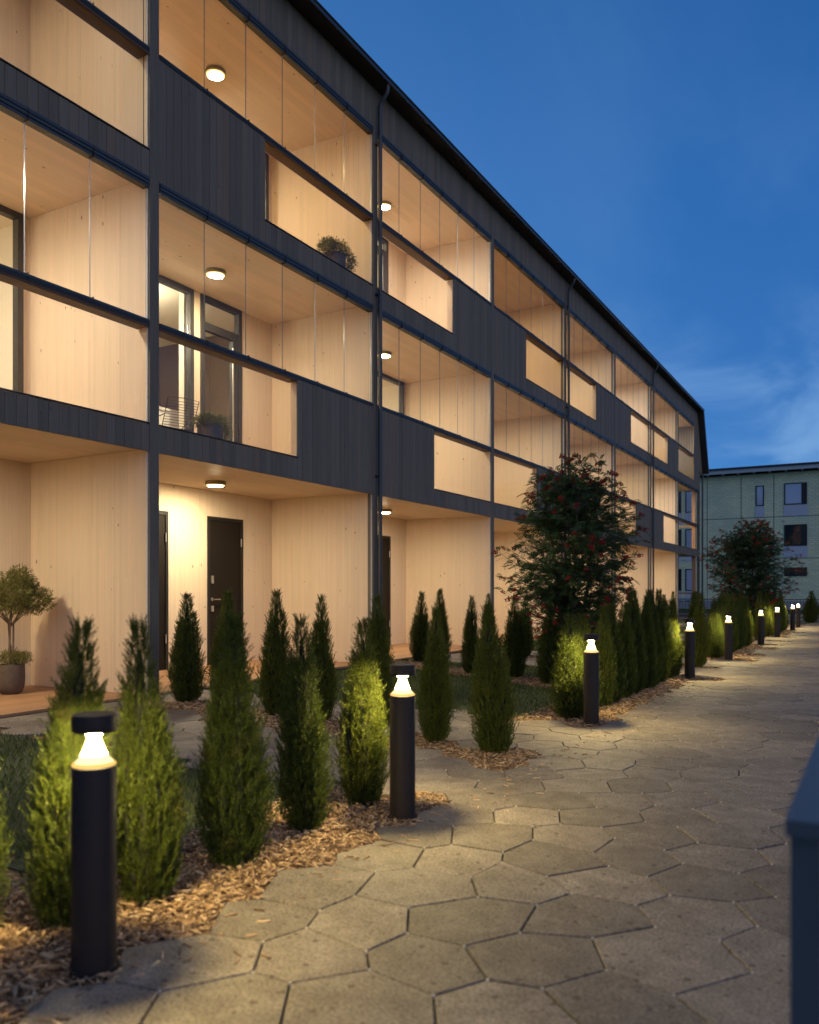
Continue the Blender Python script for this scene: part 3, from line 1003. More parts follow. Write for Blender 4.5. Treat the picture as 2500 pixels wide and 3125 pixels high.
# roof
OV = 0.265
rf = MB()
rf.quad([(XF+OV, pil(-2)-.4, 9.285), (XF+OV, pil(7)-.35, 9.285), (-14.2, pil(7)-.35, 11.3), (-14.2, pil(-2)-.4, 11.3)])
rf.quad([(-14.2, pil(-2)-.4, 11.3), (-14.2, pil(7)-.35, 11.3), (-21.5, pil(7)-.35, 9.285), (-21.5, pil(-2)-.4, 9.285)])
rf.quad([(-14.2, pil(7)-.35, 11.3), (XF+OV, pil(7)-.35, 9.285), (-21.5, pil(7)-.35, 9.285)])
bpart(rf, 'roof', M['roof'])
so = MB(); so.box(XF-0.05, XF+OV-0.012, pil(-2)-.4, pil(7)-.35, ROOFZ, ROOFZ+.03); bpart(so, 'soffit', M['soffit'])
gt = MB(); gt.box(XF+OV-0.010, XF+OV+0.004, pil(-2)-.4, pil(7)-.33, ROOFZ-.006, 9.270); gt.box(XF+OV-0.03, XF+OV+0.018, pil(-2)-.4, pil(7)-.32, 9.273, 9.292)
bpart(gt, 'gutter', M['gutter'])
ms = MB()                                           # steep roof face closing the far end
te0, te1 = pil(7)-.36, pil(7)+.95
for x0, x1 in ((-21.5, XF+OV),):
    v = [(x1, te0, 9.27), (x0, te0, 9.27), (x0, te1, 6.60), (x1, te1, 6.60), (x1, te0-.16, 9.22), (x0, te0-.16, 9.22), (x0, te1-.20, 6.56), (x1, te1-.20, 6.56)]
    i = len(ms.v); ms.v += v
    for q in ((0, 3, 2, 1), (4, 5, 6, 7), (0, 4, 7, 3), (1, 2, 6, 5), (3, 7, 6, 2), (0, 1, 5, 4)): ms.f.append(tuple(i+z for z in q)); ms.mi.append(0)
ms.quad([(XF, pil(7)-.52, 9.2), (XF, pil(7)-.52, 6.6), (XF, te1-.24, 6.6)], 1)
ms.box(XF-3, XF+.02, pil(7)+.05, te1-.05, 6.50, 6.57, 1)
bpart(ms, 'end_roof', [M['roof'], M['cladding_far']])
dp = MB(); dp.tube([(XF+.06, te1-.45, 6.5), (XF+.06, te1-.55, 6.3), (XF+.06, te1-.6, 0.0)], 0.04, 10); bpart(dp, 'downpipe', M['gutter'], None, True)
for k in (-1, 1, 3, 5):
    t = pil(k)+0.022; x0 = XF+0.08
    d = MB(); d.tube([(XF+OV-.045, t, 9.24), (XF+OV-.045, t, 9.13), (XF+OV-.06, t, 9.08), (x0+.03, t, 8.97), (x0, t, 8.90), (x0, t, 8.6), (x0, t, 5), (x0, t, 2), (x0, t, -.02)], 0.033, 12)
    for z in (8.3, 5.9, 3.0, 0.9): d.box(XF+.005, x0+.02, t-.04, t+.04, z, z+.03)
    bpart(d, 'downpipe', M['gutter'], None, True)

# decks in front of the doors
for k in range(-2, 7):
    a, e = pil(k)-BAY*0+0.07, pil(k+1)-0.07
    db = MB(); db.box(XB, -7.052, a-.138 if k > -2 else a, e, -0.08, 0.004)
    dk = bpart(db, 'deck', M['soil'])
    nb = 16; w = (XB+7.052)/nb
    jm = MB()
    for j in range(nb):
        x = -7.052+(j+.5)*w
        yo = 0.0 
        if k in (-1, 0, 1) : plank('deck_board', x, (a+e)/2, 0.017, abs(w)-0.007, e-a, 0.026, M['deck'], dk, Vector((0, 0, 0)))
        else: jm.box(x-abs(w)/2+.004, x+abs(w)/2-.004, a, e, 0.004, 0.03)
    if k not in (-1, 0, 1): stuff(bpart(jm, 'deck_boarding', M['deck'], dk))

# ------------------------------------------------------------------ ceiling lamps
def ceiling_lamp(k, lv, glow, place):
    z = {0: 2.745, 1: 5.745, 2: 8.598}[lv]
    r = empty('ceiling_lamp', (-8.19, pil(k)+2.30, z))
    tag(r, 'round ceiling lamp ' + place, 'ceiling lamp', 'round ceiling lamps in the loggias')
    k1 = ('rim',)
    if k1 not in _bm:
        m_ = MB(); m_.lathe([(0.100, 0.0), (0.142, 0.0), (0.146, -0.008), (0.146, -0.050), (0.138, -0.054), (0.134, -0.048)], (0, 0, 0), 32, 0, False, False)
        _bm[k1] = m_.mesh('rim', M['lamp_rim'], True)
    link('rim', _bm[k1], r)
    k2 = ('diff', glow)
    if k2 not in _bm:
        m_ = MB(); m_.lathe([(0.110, -0.066), (0.06, -0.073), (0.004, -0.074)], (0, 0, 0), 24, 0, False, True); m_.lathe([(0.133, -0.046), (0.130, -0.057), (0.122, -0.062), (0.110, -0.066)], (0, 0, 0), 24, 1, True, False)
        _bm[k2] = m_.mesh('diffuser', [M[glow], M['lamp_edge']], True)
    link('diffuser', _bm[k2], r)


FL = {0: 'ground floor', 1: 'middle floor', 2: 'top floor'}
BAYN = {-2: 'beyond the left picture edge', -1: 'in the bay left of the first full post', 0: 'in the widest bay, left of the nearest downpipe',
        1: 'just right of the nearest downpipe', 2: 'in the bay left of the second downpipe', 3: 'in the bay right of the second downpipe',
        4: 'in the bay left of the farthest tall downpipe', 5: 'in the bay right of the farthest tall downpipe', 6: 'in the open end bay'}
GLOW = {(0, -2): 'lamp_mid', (1, -2): 'lamp_mid', (2, -2): 'lamp_dim', (0, -1): 'lamp_mid', (1, -1): 'lamp_high', (2, -1): 'lamp_dim', (0, 0): 'lamp_mid', (1, 0): 'lamp_mid', (2, 0): 'lamp_amber',
        (0, 1): 'lamp_mid', (1, 1): 'lamp_mid', (2, 1): 'lamp_high', (0, 2): 'lamp_mid', (1, 2): 'lamp_mid', (2, 2): 'lamp_amber',
        (0, 3): 'lamp_mid', (1, 3): 'lamp_mid', (2, 3): 'lamp_mid', (0, 4): 'lamp_mid', (1, 4): 'lamp_mid', (2, 4): 'lamp_high',
        (0, 5): 'lamp_mid', (1, 5): 'lamp_high', (2, 5): 'lamp_mid', (1, 6): 'lamp_mid', (2, 6): 'lamp_high'}
for (lv, k), gl in GLOW.items():
    if k == -2: continue
    ceiling_lamp(k, lv, gl, 'on the %s, %s' % (FL[lv], BAYN[k]))

# ------------------------------------------------------------------ bollard lamps along the path
BL = ['nearest bollard lamp in the left foreground, black with glowing cone', 'second bollard lamp, standing in wood chips right of the bright conifer',
      'third bollard lamp, below the large rowan tree', 'fourth bollard lamp, at the far end of the first long hedge', 'fifth bollard lamp, before the second hedge',
      'sixth bollard lamp, at the far end of the second hedge', 'seventh bollard lamp, right of the farther rowan tree', 'second farthest bollard lamp, near the end of the path', 'farthest bollard lamp at the end of the path']
def make_bollard():
    r = empty('bollard_lamp', (0, 0, 0))
    m_ = MB(); m_.lathe([(0.067, -0.05), (0.067, 0.630), (0.0645, 0.634), (0.05, 0.634)], (0, 0, 0), 32); m_.build('body', M['black_metal'], r, True)
    m_ = MB(); m_.lathe([(0.064, 0.636), (0.0665, 0.640), (0.058, 0.647)], (0, 0, 0), 24, 1, False, False); m_.lathe([(0.058, 0.647), (0.048, 0.656), (0.040, 0.668)], (0, 0, 0), 24, 2, False, False); m_.lathe([(0.040, 0.668), (0.030, 0.690), (0.022, 0.712), (0.0155, 0.7265)], (0, 0, 0), 24, 0, False, False); m_.build('lens', [M['bollard_glow'], M['bollard_rim'], M['bollard_soft']], r, True)
    m_ = MB(); m_.lathe([(0.0155, 0.7265), (0.036, 0.7409)], (0, 0, 0), 16, 0, False, False); m_.build('light_source', M['bollard_source'], r)
    m_ = MB(); m_.lathe([(0.0655, 0.636), (0.0655, 0.746)], (0, 0, 0), 32, 0, False, False); m_.build('glass_tube', M['tube_glass'], r, True)
    m_ = MB(); m_.lathe([(0.02, 0.742), (0.062, 0.742), (0.067, 0.746), (0.067, 0.792), (0.0645, 0.796)], (0, 0, 0), 32, 0, True, True); m_.build('cap', M['black_metal'], r, True)
    m_ = MB(); m_.lathe([(0.002, 0.7412), (0.066, 0.7412), (0.066, 0.7425)], (0, 0, 0), 24, 0, True, True); m_.build('cap_underside', M['matte_black'], r)
    m_ = MB(); m_.lathe([(0.075, -0.02), (0.075, 0.012), (0.068, 0.014)], (0, 0, 0), 24, 0, True, True); m_.build('base_flange', M['black_metal'], r, True)
    return r
bol0 = make_bollard()
for i, y in enumerate(BOL):
    o = bol0 if i == 0 else copy_tree(bol0)
    o.location = ((-2.128, -2.155)[i] if i < 2 else -2.21, y, 0)
    tag(o, BL[i], 'bollard lamp', 'black bollard lamps along the path')

# ------------------------------------------------------------------ columnar conifers
def conifer_meshes(seed):
    R_ = np.random.default_rng(seed)
    leaders = [(0, 0, 0.0, 0.0, 1.10, 0.128)]
    nl = 8
    for q in range(nl):
        an = q*2*np.pi/nl + R_.uniform(-.35, .35)
        rr = R_.uniform(.062, .094)
        leaders.append((rr*.55*np.cos(an), rr*.55*np.sin(an), rr*np.cos(an), rr*np.sin(an), R_.uniform(.58, .93)-max(0, rr-.075)*6, R_.uniform(.048, .066)))
    Ps, Ds, Ns, Ls, Ws = [], [], [], [], []
    core = MB()
    for li, (bx, by, tx, ty, hh, rad) in enumerate(leaders):
        n = int(1000*hh) if li == 0 else int(480*hh)
        u = R_.beta(1.0, .95, n)
        prof = np.clip(np.minimum(1, (u+.10)/.24)**.6 * np.clip((1.02-u)/(.72 if li == 0 else .60), 0, 1)**.85, 0, 1)
        an = R_.uniform(0, 2*np.pi, n)
        r = rad*prof*R_.uniform(.45, 1.12, n) + .004
        lean = np.minimum(1, u*1.9)*(1-.72*np.clip((u*hh-.38)/.6, 0, 1))
        cx_ = bx+(tx-bx)*lean; cy_ = by+(ty-by)*lean
        p = np.stack([cx_+np.cos(an)*r, cy_+np.sin(an)*r, .01+u*hh], 1)
        out = np.stack([np.cos(an), np.sin(an), np.zeros(n)], 1)
        axis = unit(out*R_.uniform(.12, .62, n)[:, None] + np.array([0, 0, 1.0]) + R_.normal(0, .14, (n, 3)))
        ln = R_.uniform(.055, .105, n)*np.where(u > .8, .78, 1)
        nb = 24
        for b_ in range(nb):
            f = b_/nb
            sd = unit(np.cross(axis, R_.normal(0, 1, (n, 3))))
            tip = b_ >= nb-2
            d = axis + sd*(.12 if tip else R_.uniform(.35, .85, n)[:, None])
            Ps.append(p+axis*(ln*f*.86)[:, None]); Ds.append(d); Ns.append(R_.normal(0, 1, (n, 3)))
            Ls.append(ln*R_.uniform(.15, .27, n)*(1-.45*f)); Ws.append(ln*R_.uniform(.034, .052, n))
        pr = [(max(.002, rad*.34*float(min(1, (v+.10)/.24)**.6*min(1, max(0, (1.0-v)/.60))**.8)), v*hh+.01) for v in (0, .1, .25, .45, .65, .8, .92)]
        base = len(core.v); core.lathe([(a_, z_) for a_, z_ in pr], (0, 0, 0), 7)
        for i in range(base, len(core.v)):
            x, y, z = core.v[i]; uu = min(1, z/hh*1.9)*(1-.72*min(1, max(0, (z-.38)/.6)))
            core.v[i] = (x+bx+(tx-bx)*uu, y+by+(ty-by)*uu, z)
    V, F = blades(np.concatenate(Ps), np.concatenate(Ds), np.concatenate(Ns), np.concatenate(Ls), np.concatenate(Ws))
    return np_mesh('foliage', V, F, M['conifer']), core.mesh('inner_twigs', M['conifer_core'])


CM = [conifer_meshes(s) for s in (3, 14, 29, 51, 77, 90)]
def conifer(x, y, h, w, label, var, group='columnar conifers planted in wood chips'):
    r = empty('columnar_conifer', (x, y, -0.02), rnd.uniform(0, 6.28))
    r.scale = (w/0.27, w/0.27*rnd.uniform(.93, 1.08), h/1.09)
    r.rotation_euler = (rnd.gauss(0, .022), rnd.gauss(0, .022), r.rotation_euler.z)
    tag(r, label, 'conifer', group)
    fo, co = CM[var % len(CM)]
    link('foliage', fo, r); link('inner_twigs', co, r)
    return r


FRONT = [(-2.64, 1.61, .95, .26, 'dark conifer cut by the left edge of the picture'), (-2.50, 1.93, 1.05, .27, 'brightly lit conifer left behind the nearest bollard lamp'),
         (-2.44, 2.24, 1.04, .255, 'brightly lit conifer right behind the nearest bollard lamp'), (-2.42, 2.72, 1.04, .27, 'olive conifer by the path, second to the right of the nearest bollard'),
         (-2.46, 3.28, 1.02, .265, 'conifer lit along its right edge, left of the brightest yellow one'), (-2.50, 3.85, .99, .265, 'bright yellow-green lit conifer just left of the second bollard')]
for i, (x, y, h, w, lb) in enumerate(FRONT): conifer(x, y, h, w, lb, i)
ROW1 = [(-6.42, 6.45, 1.12, .35, 'slim dark conifer before the white gap between the two nearest doors'), (-5.72, 6.33, 1.15, .33, 'dark conifer standing before the nearest full entrance door'),
        (-5.02, 6.20, 1.15, .31, 'dark conifer right of the nearest entrance door, before the side wall'), (-4.40, 6.10, 1.10, .27, 'dark conifer behind and right of the lit-edge conifer'),
        (-3.73, 6.02, 1.11, .27, 'dark conifer directly behind the brightest yellow-green conifer'), (-3.02, 5.72, 1.02, .255, 'dark conifer immediately right of the second bollard lamp'),
        (-2.44, 5.55, 1.04, .30, 'broad dark conifer standing on a tongue of chips by the path')]
for i, (x, y, h, w, lb) in enumerate(ROW1): conifer(x, y, h, w, lb, i+1)
ROW2 = [(-6.75, 12.2, 1.13, .34, 'distant dark conifer before the second entrance door'), (-5.88, 11.25, 1.17, .31, 'dark conifer before the pale side wall, behind the second bollard'),
        (-5.06, 10.66, 1.07, .27, 'dark conifer left of the broad dark one, far side of lawn'), (-4.32, 10.48, 1.06, .32, 'dark conifer under the left branches of the large rowan'), (-3.64, 10.0, .98, .30, 'dark conifer just left of the large rowan trunk')]
for i, (x, y, h, w, lb) in enumerate(ROW2): conifer(x, y, h, w, lb, i+2)
yy = 7.40; i = 0
while yy < 11.9:
    lb = '%s conifer from the near end of the hedge between third and fourth bollards' % ORD[i]
    conifer(-2.47+rnd.uniform(-.03, .03), yy+rnd.uniform(-.04, .04), rnd.uniform(1.0, 1.17) if i > 1 else 0.93, rnd.uniform(.27, .31) if i else .37, lb, i, 'hedge conifers along the path'); yy += 0.44; i += 1
for per in (1, 2):
    nm = {1: 'second', 2: 'farthest'}[per]
    for i in range(6):
        x = -2.44-i*.78
        conifer(x, row_y(x)+PER*per, rnd.uniform(1.0, 1.15), rnd.uniform(.27, .33), '%s conifer from the path in the %s row running towards the building' % (ORD[i], nm), i, 'rows of conifers running towards the building')
    yy = 7.35+PER*per; i = 0
    while yy < 11.8+PER*per:
        conifer(-2.47+rnd.uniform(-.03, .03), yy, rnd.uniform(.98, 1.16), rnd.uniform(.27, .31), '%s conifer from the near end of the %s hedge beside the path' % (ORD[i], nm), i+per, 'hedge conifers along the path'); yy += 0.46; i += 1
    for i in range(5):
        x = -3.3-i*.78
        conifer(x, mid_y(x)+PER*per, rnd.uniform(1.0, 1.15), .3, '%s conifer from the path in the row across the %s lawn' % (ORD[i], nm), i+3, 'rows of conifers across the lawns')
conifer(-2.12, 34.2, 1.15, .55, 'lone conifer standing by the fence at the right end', 2, None)
conifer(-3.55, 33.6, 1.15, .5, 'distant conifer behind the two farthest bollard lamps', 1, None)


# ------------------------------------------------------------------ rowan trees
def rowan(x, y, hgt, wid, seed, label, nt=150):
    R_ = np.random.default_rng(seed); rr = random.Random(seed)
    root = empty('rowan_tree', (x, y, -0.03)); tag(root, label, 'tree', 'rowan trees with red berries')
    zc = hgt*0.575; rz = hgt*0.425; rx = wid/2
    tr = MB()
    stems = []
    for s in range(4):
        a = s*1.7+rr.uniform(0, .6); sp = rr.uniform(.10, .26)*rx/.9
        top = Vector((math.cos(a)*sp*1.7, math.sin(a)*sp*1.7, hgt*rr.uniform(.72, .9)))
        pts = [Vector((math.cos(a)*.03, math.sin(a)*.03, 0))]
        for q in range(1, 9):
            f = q/8
            pts.append(Vector((math.cos(a)*(.03+(sp*1.7-.03)*f**1.2)+rr.uniform(-.02, .02), math.sin(a)*(.03+(sp*1.7-.03)*f**1.2)+rr.uniform(-.02, .02), top.z*f)))
        tr.tube(pts, [0.030*(1-.85*q/8)+.003 for q in range(9)], 8)
        stems.append(pts)
    leafP, leafD, ends = [], [], []
    for q in range(nt):
        # a twig end inside an uneven egg
        while True:
            v = Vector((rr.uniform(-1, 1), rr.uniform(-1, 1), rr.uniform(-1, 1)))
            if .22 < v.length < 1: break
        v = v*(v.length**-.25)
        taper = 1.0-.30*max(0, v.z)**1.5-.10*max(0, -v.z-.55)
        lob = 1+.16*math.sin(3*math.atan2(v.y, v.x)+seed+v.z*4)
        end = Vector((v.x*rx*taper*lob, v.y*rx*taper*lob, zc+v.z*rz))
        st = stems[rr.randrange(4)]
        zt = max(.35, min(end.z-rr.uniform(.15, .5), hgt*.75))
        j = min(range(len(st)), key=lambda i: abs(st[i].z-zt)); s0 = st[j]
        mid = s0.lerp(end, .55)+Vector((rr.uniform(-.08, .08), rr.uniform(-.08, .08), rr.uniform(-.16, .08)))
        pts = []
        for f in (0, .25, .5, .75, 1):
            pts.append(s0*(1-f)**2+mid*2*f*(1-f)+end*f*f)
        tr.tube(pts, [.008, .006, .0045, .003, .0016], 5, 0, False)
        nl = rr.randint(12, 16)
        for l in range(nl):
            f = .25+.75*(l+rr.random())/nl
            p = s0*(1-f)**2+mid*2*f*(1-f)+end*f*f
            t = (end-s0).normalized()
            a = rr.uniform(0, 6.28)
            d = Vector((math.cos(a), math.sin(a), rr.uniform(-.75, .85)))+t*.5
            leafP.append(p); leafD.append(d.normalized())
        ends.append((end, (end-Vector((0, 0, zc))).length))
    tr.build('trunk', M['bark'], root, True)
    n = len(leafP)
    LP = np.array([tuple(p) for p in leafP]); LD = unit(np.array([tuple(d) for d in leafD]))
    ll = R_.uniform(.095, .15, n)
    side = unit(np.cross(LD, np.array([0, 0, 1.0])+R_.normal(0, .7, (n, 3)))); up = unit(np.cross(side, LD))
    Ps, Ds, Ns, Ls, Ws = [], [], [], [], []
    for pr in range(6):
        f = .18+pr*.135
        ax = LP+LD*(ll*f)[:, None]-np.array([0, 0, 1.0])*(ll*.32*f*f)[:, None]
        for s in (-1, 1):
            Ps.append(ax); Ds.append(side*s+LD*.55-up*.15); Ns.append(up); Ls.append(ll*(.30-.02*abs(pr-2.5))); Ws.append(ll*.115)
    ax = LP+LD*ll[:, None]*.92-np.array([0, 0, 1.0])*(ll*.28)[:, None]
    Ps.append(ax); Ds.append(LD-up*.4); Ns.append(up); Ls.append(ll*.28); Ws.append(ll*.1)
    V, F = blades(np.concatenate(Ps), np.concatenate(Ds), np.concatenate(Ns), np.concatenate(Ls), np.concatenate(Ws))
    link('crown', np_mesh('crown', V, F, M['rowan']), root)
    # berry clusters
    key = 'berries'
    if key not in _bm:
        ico = []; me_l = MB()
        for q in range(26):
            a = rr.uniform(0, 6.28); r_ = .040*math.sqrt(rr.random()); c_ = (r_*math.cos(a), r_*math.sin(a), -.012+rr.uniform(-.020, .014)+.008*(1-r_/.04))
            me_l.lathe([(.0012, -.0062), (.0055, -.003), (.0055, .003), (.0012, .0062)], c_, 6)
        for q in range(7):
            a = q*.9; me_l.tube([(0, 0, .03), (.02*math.cos(a), .02*math.sin(a), -.005)], .0012, 4)
        _bm[key] = me_l.mesh('berry_cluster', M['berry'], True)
    ends.sort(key=lambda e: -e[1])
    for q in range(int(nt*.42)):
        e = ends[q][0]
        o = link('berry_cluster', _bm[key], root); o.location = e+Vector((rr.uniform(-.03, .03), rr.uniform(-.03, .03), -.02)); o.rotation_euler = (rr.uniform(-.5, .5), rr.uniform(-.5, .5), rr.uniform(0, 6))
        s_ = rr.uniform(.85, 1.3); o.scale = (s_, s_, s_)
    return root


rowan(-3.45, 10.40, 3.08, 1.88, 5, 'large rowan tree with red berries behind the third bollard lamp', 430)
rowan(-2.98, 23.9, 3.3, 2.5, 8, 'farther rowan tree before the yellow brick building', 560)


# ------------------------------------------------------------------ potted plants, chair
def leaf_ball(centers, n, ln, wd, mat, seed, up=.5):
    R_ = np.random.default_rng(seed)
    Ps, Ds = [], []
    for (c_, r_) in centers:
        m_ = int(n*(r_[0]*r_[1]*r_[2])**(2/3)*60)
        d = unit(R_.normal(0, 1, (m_, 3)))
        rad = R_.uniform(.35, 1.04, m_)[:, None]
        p = np.array(c_)+d*np.array(r_)*rad
        Ps.append(p); Ds.append(unit(d+R_.normal(0, .45, (m_, 3))+np.array([0, 0, up])))
    P_ = np.concatenate(Ps); D_ = np.concatenate(Ds); n_ = len(P_)
    Pa, Da, La = [], [], []
    for q in range(4):
        Pa.append(P_+D_*(ln*.3*q)); Da.append(unit(D_+R_.normal(0, .55, (n_, 3)))); La.append(R_.uniform(.7, 1.2, n_)*ln)
    L_ = np.concatenate(La)
    V, F = blades(np.concatenate(Pa), np.concatenate(Da), R_.normal(0, 1, (n_*4, 3)), L_, L_*wd)
    return np_mesh('foliage', V, F, mat)


def pot_profile(r, h):
    return [(r*.62, 0), (r*.80, h*.06), (r*.95, h*.25), (r, h*.55), (r*.97, h*.95), (r*.95, h), (r*.86, h), (r*.84, h*.9)]


def pot_plant(loc, r, h, centers, label, seed, n=420):
    o = empty('potted_plant', loc); tag(o, label, 'potted plant')
    m_ = MB(); m_.lathe(pot_profile(r, h), (0, 0, 0), 28); m_.build('pot', M['pot'], o, True)
    link('foliage', leaf_ball(centers, n, .03, .30, M['bush'], seed), o)
    return o


pot_plant((-7.42, 7.86, 3.032), .165, .27, [((0, .02, .31), (.20, .20, .11)), ((.02, .20, .22), (.10, .12, .14)), ((0, -.12, .30), (.12, .1, .09))], 'low bushy plant in a dark pot on the middle loggia beside the wire chair', 21)
pot_plant((-7.22, 10.36, 6.042), .17, .30, [((0, -.05, .37), (.23, .22, .14)), ((.05, .24, .26), (.14, .17, .20)), ((.02, -.22, .36), (.14, .14, .1))], 'trailing bushy plant in a dark pot on the top floor loggia', 22)

pt = empty('potted_tree', (-8.43, 5.77, 0.03)); pt.scale = (.9, .88, .97); tag(pt, 'small clipped olive-green tree in a dark round pot by the left edge', 'potted tree')
m_ = MB(); m_.lathe(pot_profile(.165, .34), (0, 0, 0), 32); m_.build('pot', M['pot'], pt, True)
m_ = MB()
for a, r0 in ((.3, .02), (2.4, .025), (4.4, .02)):
    pts = [(math.cos(a)*r0, math.sin(a)*r0, .3), (math.cos(a+.5)*r0*1.3, math.sin(a+.5)*r0*1.3, .55), (math.cos(a+1)*r0*1.5, math.sin(a+1)*r0*1.5, .80), (math.cos(a)*.14, math.sin(a)*.14, 1.0)]
    m_.tube(pts, [.014, .012, .011, .006], 8)
for a in (0, .9, 1.6, 2.5, 3.4, 4.4, 5.3):
    m_.tube([(0, 0, .78), (.16*math.cos(a), .16*math.sin(a), .93), (.30*math.cos(a), .30*math.sin(a), 1.06)], [.009, .006, .003], 6)
m_.build('trunk', M['pale_bark'], pt, True)
link('crown', leaf_ball([((-.02, 0, 1.15), (.26, .30, .24)), ((.10, .27, 1.07), (.20, .22, .15)), ((.04, .10, 1.33), (.15, .14, .13)), ((-.05, -.26, 1.10), (.2, .2, .16)), ((.2, -.05, 1.08), (.16, .2, .15)), ((0, .22, 1.25), (.12, .12, .10))], 400, .034, .28, M['bush'], 31), pt)
link('underplanting', leaf_ball([((0, 0, .40), (.19, .19, .10)), ((.05, .12, .40), (.12, .12, .08))], 460, .024, .34, M['bush'], 32), pt)

ch = empty('wire_chair', (-8.26, 8.12, 3.032), math.radians(250)); tag(ch, 'thin black wire lounge chair on the middle loggia', 'chair')
def wires(name, paths, r):
    m_ = MB()
    for p in paths: m_.tube(p, r, 6)
    m_.build(name, M['black_metal'], ch, True)
hw = .22
wires('back_frame', [[(-hw, .0, .36), (-hw, .20, .72), (0, .22, .735), (hw, .20, .72), (hw, .0, .36)]], .006)
wires('backrest', [[(-hw, .0+.2*f, .36+.36*f), (hw, .0+.2*f, .36+.36*f)] for f in [i/11 for i in range(1, 11)]], .004)
wires('seat', [[(-hw, -.46+.46*f, .40-.04*f), (hw, -.46+.46*f, .40-.04*f)] for f in [i/12 for i in range(13)]], .004)
wires('seat_frame', [[(-hw, 0, .36), (-hw, -.46, .40), (hw, -.46, .40), (hw, 0, .36)]], .006)
for s in (-1, 1):
    wires('leg', [[(s*hw, -.42, .395), (s*(hw+.04), -.48, 0)]], .006); wires('leg', [[(s*hw, -.02, .36), (s*(hw+.04), .10, 0)]], .006)
    wires('armrest', [[(s*hw, .08, .52), (s*(hw+.02), -.20, .50), (s*(hw+.02), -.38, .44), (s*hw, -.44, .40)]], .006)

# ------------------------------------------------------------------ handrail at the right
hr = empty('steel_handrail', (-0.10, 1.45, 0)); tag(hr, 'blurred blue-grey steel handrail and post at the right picture edge', 'handrail')
m_ = MB(); m_.box(-.026, .030, -.02, 7.0, .790, .816); m_.build('top_rail', M['handrail'], hr)
for j in range(4):
    m_ = MB(); m_.box(-.020, .024, j*2.2, j*2.2+.045, -.05, .789); m_.build('post', M['handrail'], hr)
m_ = MB(); m_.box(-.008, .012, .05, 7.0, .10, .12); m_.build('lower_rail', M['handrail'], hr)

# ------------------------------------------------------------------ the brick building, fence and ground beyond
YB = 62.0
b2 = empty('brick_apartment_building', (-4.0, YB, 0)); tag(b2, 'pale yellow brick apartment building beyond the fence, blinds and dark windows', 'building')
O2 = Vector((4.0, -YB, 0))
def b2part(mb, name, mats, parent=None):
    o = mb.build(name, mats, parent or b2)
    if parent is None: o.location = O2
    return o
XL, XR, ZT = -34.0, 16.0, 9.4
w_ = MB(); w_.box(XL, XR, YB, YB+11, -.1, ZT); b2part(w_, 'wall', M['brick'])
r_ = MB(); r_.quad([(XL-.6, YB-.85, 9.84), (XR+.6, YB-.85, 9.84), (XR+.6, YB+5.5, 10.25), (XL-.6, YB+5.5, 10.25)]); r_.quad([(XL-.6, YB+5.5, 10.25), (XR+.6, YB+5.5, 10.25), (XR+.6, YB+11.8, 9.8), (XL-.6, YB+11.8, 9.8)])
r_.box(XL-.6, XR+.6, YB-.88, YB-.76, 9.74, 9.85); b2part(r_, 'roof', M['roof'])
f_ = MB(); f_.box(XL-.6, XR+.6, YB-.74, YB-.69, 9.46, 9.73); f_.box(XL-.6, XR+.6, YB-.68, YB+.02, 9.60, 9.64); b2part(f_, 'fascia', M['white_wood'])
x = XL
while x < XR:
    q = MB(); q.box(x, x+.12, YB-.68, YB-.003, 9.42, 9.58); b2part(q, 'rafter', M['white_wood']); x += 1.02
jn = MB()
for z in (6.32, 3.42): jn.box(XL, XR, YB-.012, YB-.002, z, z+.035)
for x in (-8.31, -6.18, -10.6, -15.0, -2.2, 3.0): jn.box(x, x+.035, YB-.013, YB-.003, 0, ZT-.1)
b2part(jn, 'expansion_joint', M['fence_metal'])
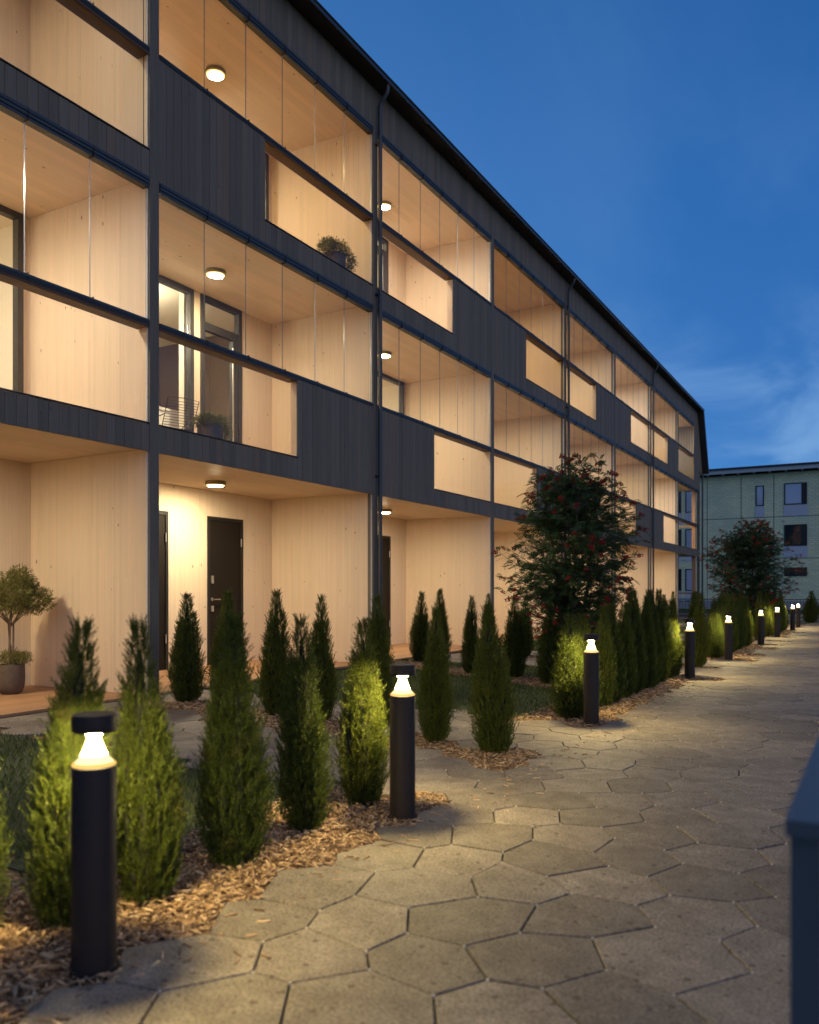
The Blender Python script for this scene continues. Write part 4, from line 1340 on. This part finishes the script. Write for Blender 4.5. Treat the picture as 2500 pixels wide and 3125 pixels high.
def window2(x0, x1, z0, z1, split=None, apron=True, dark=False, inset_col=None):
    f = MB(); y0, y1 = YB-.05, YB-.004; wd = .07
    f.box(x0, x0+wd, y0, y1, z0, z1); f.box(x1-wd, x1, y0, y1, z0, z1); f.box(x0+wd, x1-wd, y0, y1, z1-wd, z1); f.box(x0+wd, x1-wd, y0, y1, z0, z0+wd)
    if split: f.box(x1-split, x1-wd, y0+.008, y1, z0+wd, z1-wd)
    o = b2part(f, 'window', M['door_frame'])
    p = MB(); p.box(x0+wd, (x1-split if split else x1-wd), y0+.025, y1-.004, z0+wd, z1-wd); b2part(p, 'pane', M['dark_glass'] if dark else M['pale_glass'], o)
    if apron:
        a_ = MB(); a_.box(x0-.03, x1+.03, YB-.03, YB-.004, z0-.78, z0-.02); b2part(a_, 'apron_panel', M['apron'], o)
for base in (-5.23,):
    pass
def colx(px, dep_scale=1.0):
    # world x on the facade for a direction (tangent) measured in the photograph
    return px
WX0, WX1 = -5.51, -4.08
for (x0, x1) in ((WX0, WX1), (1.4, 3.4), (-24.0, -22.0)):
    window2(x0, x1, 7.13, 8.62, .36); window2(x0, x1, 4.28, 5.76, .36, True, True); window2(x0, x1, 2.21, 2.81, None, False, True)
for x0 in (-7.34, -16.6):
    window2(x0, x0+.54, 7.14, 8.57, None)
for x0 in (-13.0, -12.1):
    for z0 in (6.9, 4.1, 1.2): window2(x0, x0+.62, z0, z0+1.6, None, True, x0 < -12.5)
vt = MB(); vt.box(-5.6, -5.45, YB-.08, YB-.003, 5.98, 6.10); vt.box(-13.9, -13.4, YB-.2, YB-.003, 3.0, 3.5); b2part(vt, 'vent', M['white_wood'])
pl = MB(); pl.box(XL, XR, YB-.03, YB-.003, -.05, .5); b2part(pl, 'plinth', M['concrete'])

YFN = 36.6
fn = empty('metal_fence', (-4.0, YFN, 0)); tag(fn, 'dark vertical-bar metal fence at the end of the path', 'fence')
m_ = MB()
for z in (.82, .10): m_.box(-7.5, 9.5, -.02, .02, z, z+.035)
m_.build('rail', M['fence_metal'], fn)
bx_ = box_mesh('baluster', .016, .016, .70, M['fence_metal'], 'baluster')
x = -7.4
while x < 7.5:
    o = link('baluster', bx_, fn); o.location = (x, 0, .475); x += .115
px_ = box_mesh('fpost', .05, .05, .95, M['fence_metal'], 'fence_post')
for j in range(8):
    o = link('fence_post', px_, fn); o.location = (-7.46+j*2.3, .035, .42)
kb = MB(); kb.box(-12, 6, YFN+.3, YFN+.5, -.09, .22); structure(kb.build('kerb_wall', M['concrete']))
lf = MB(); lf.quad([(-7, 33.3, -.02), (6, 33.3, -.02), (6, YFN+.3, -.02), (-7, YFN+.3, -.02)]); structure(lf.build('far_lawn', M['lawn_base']))
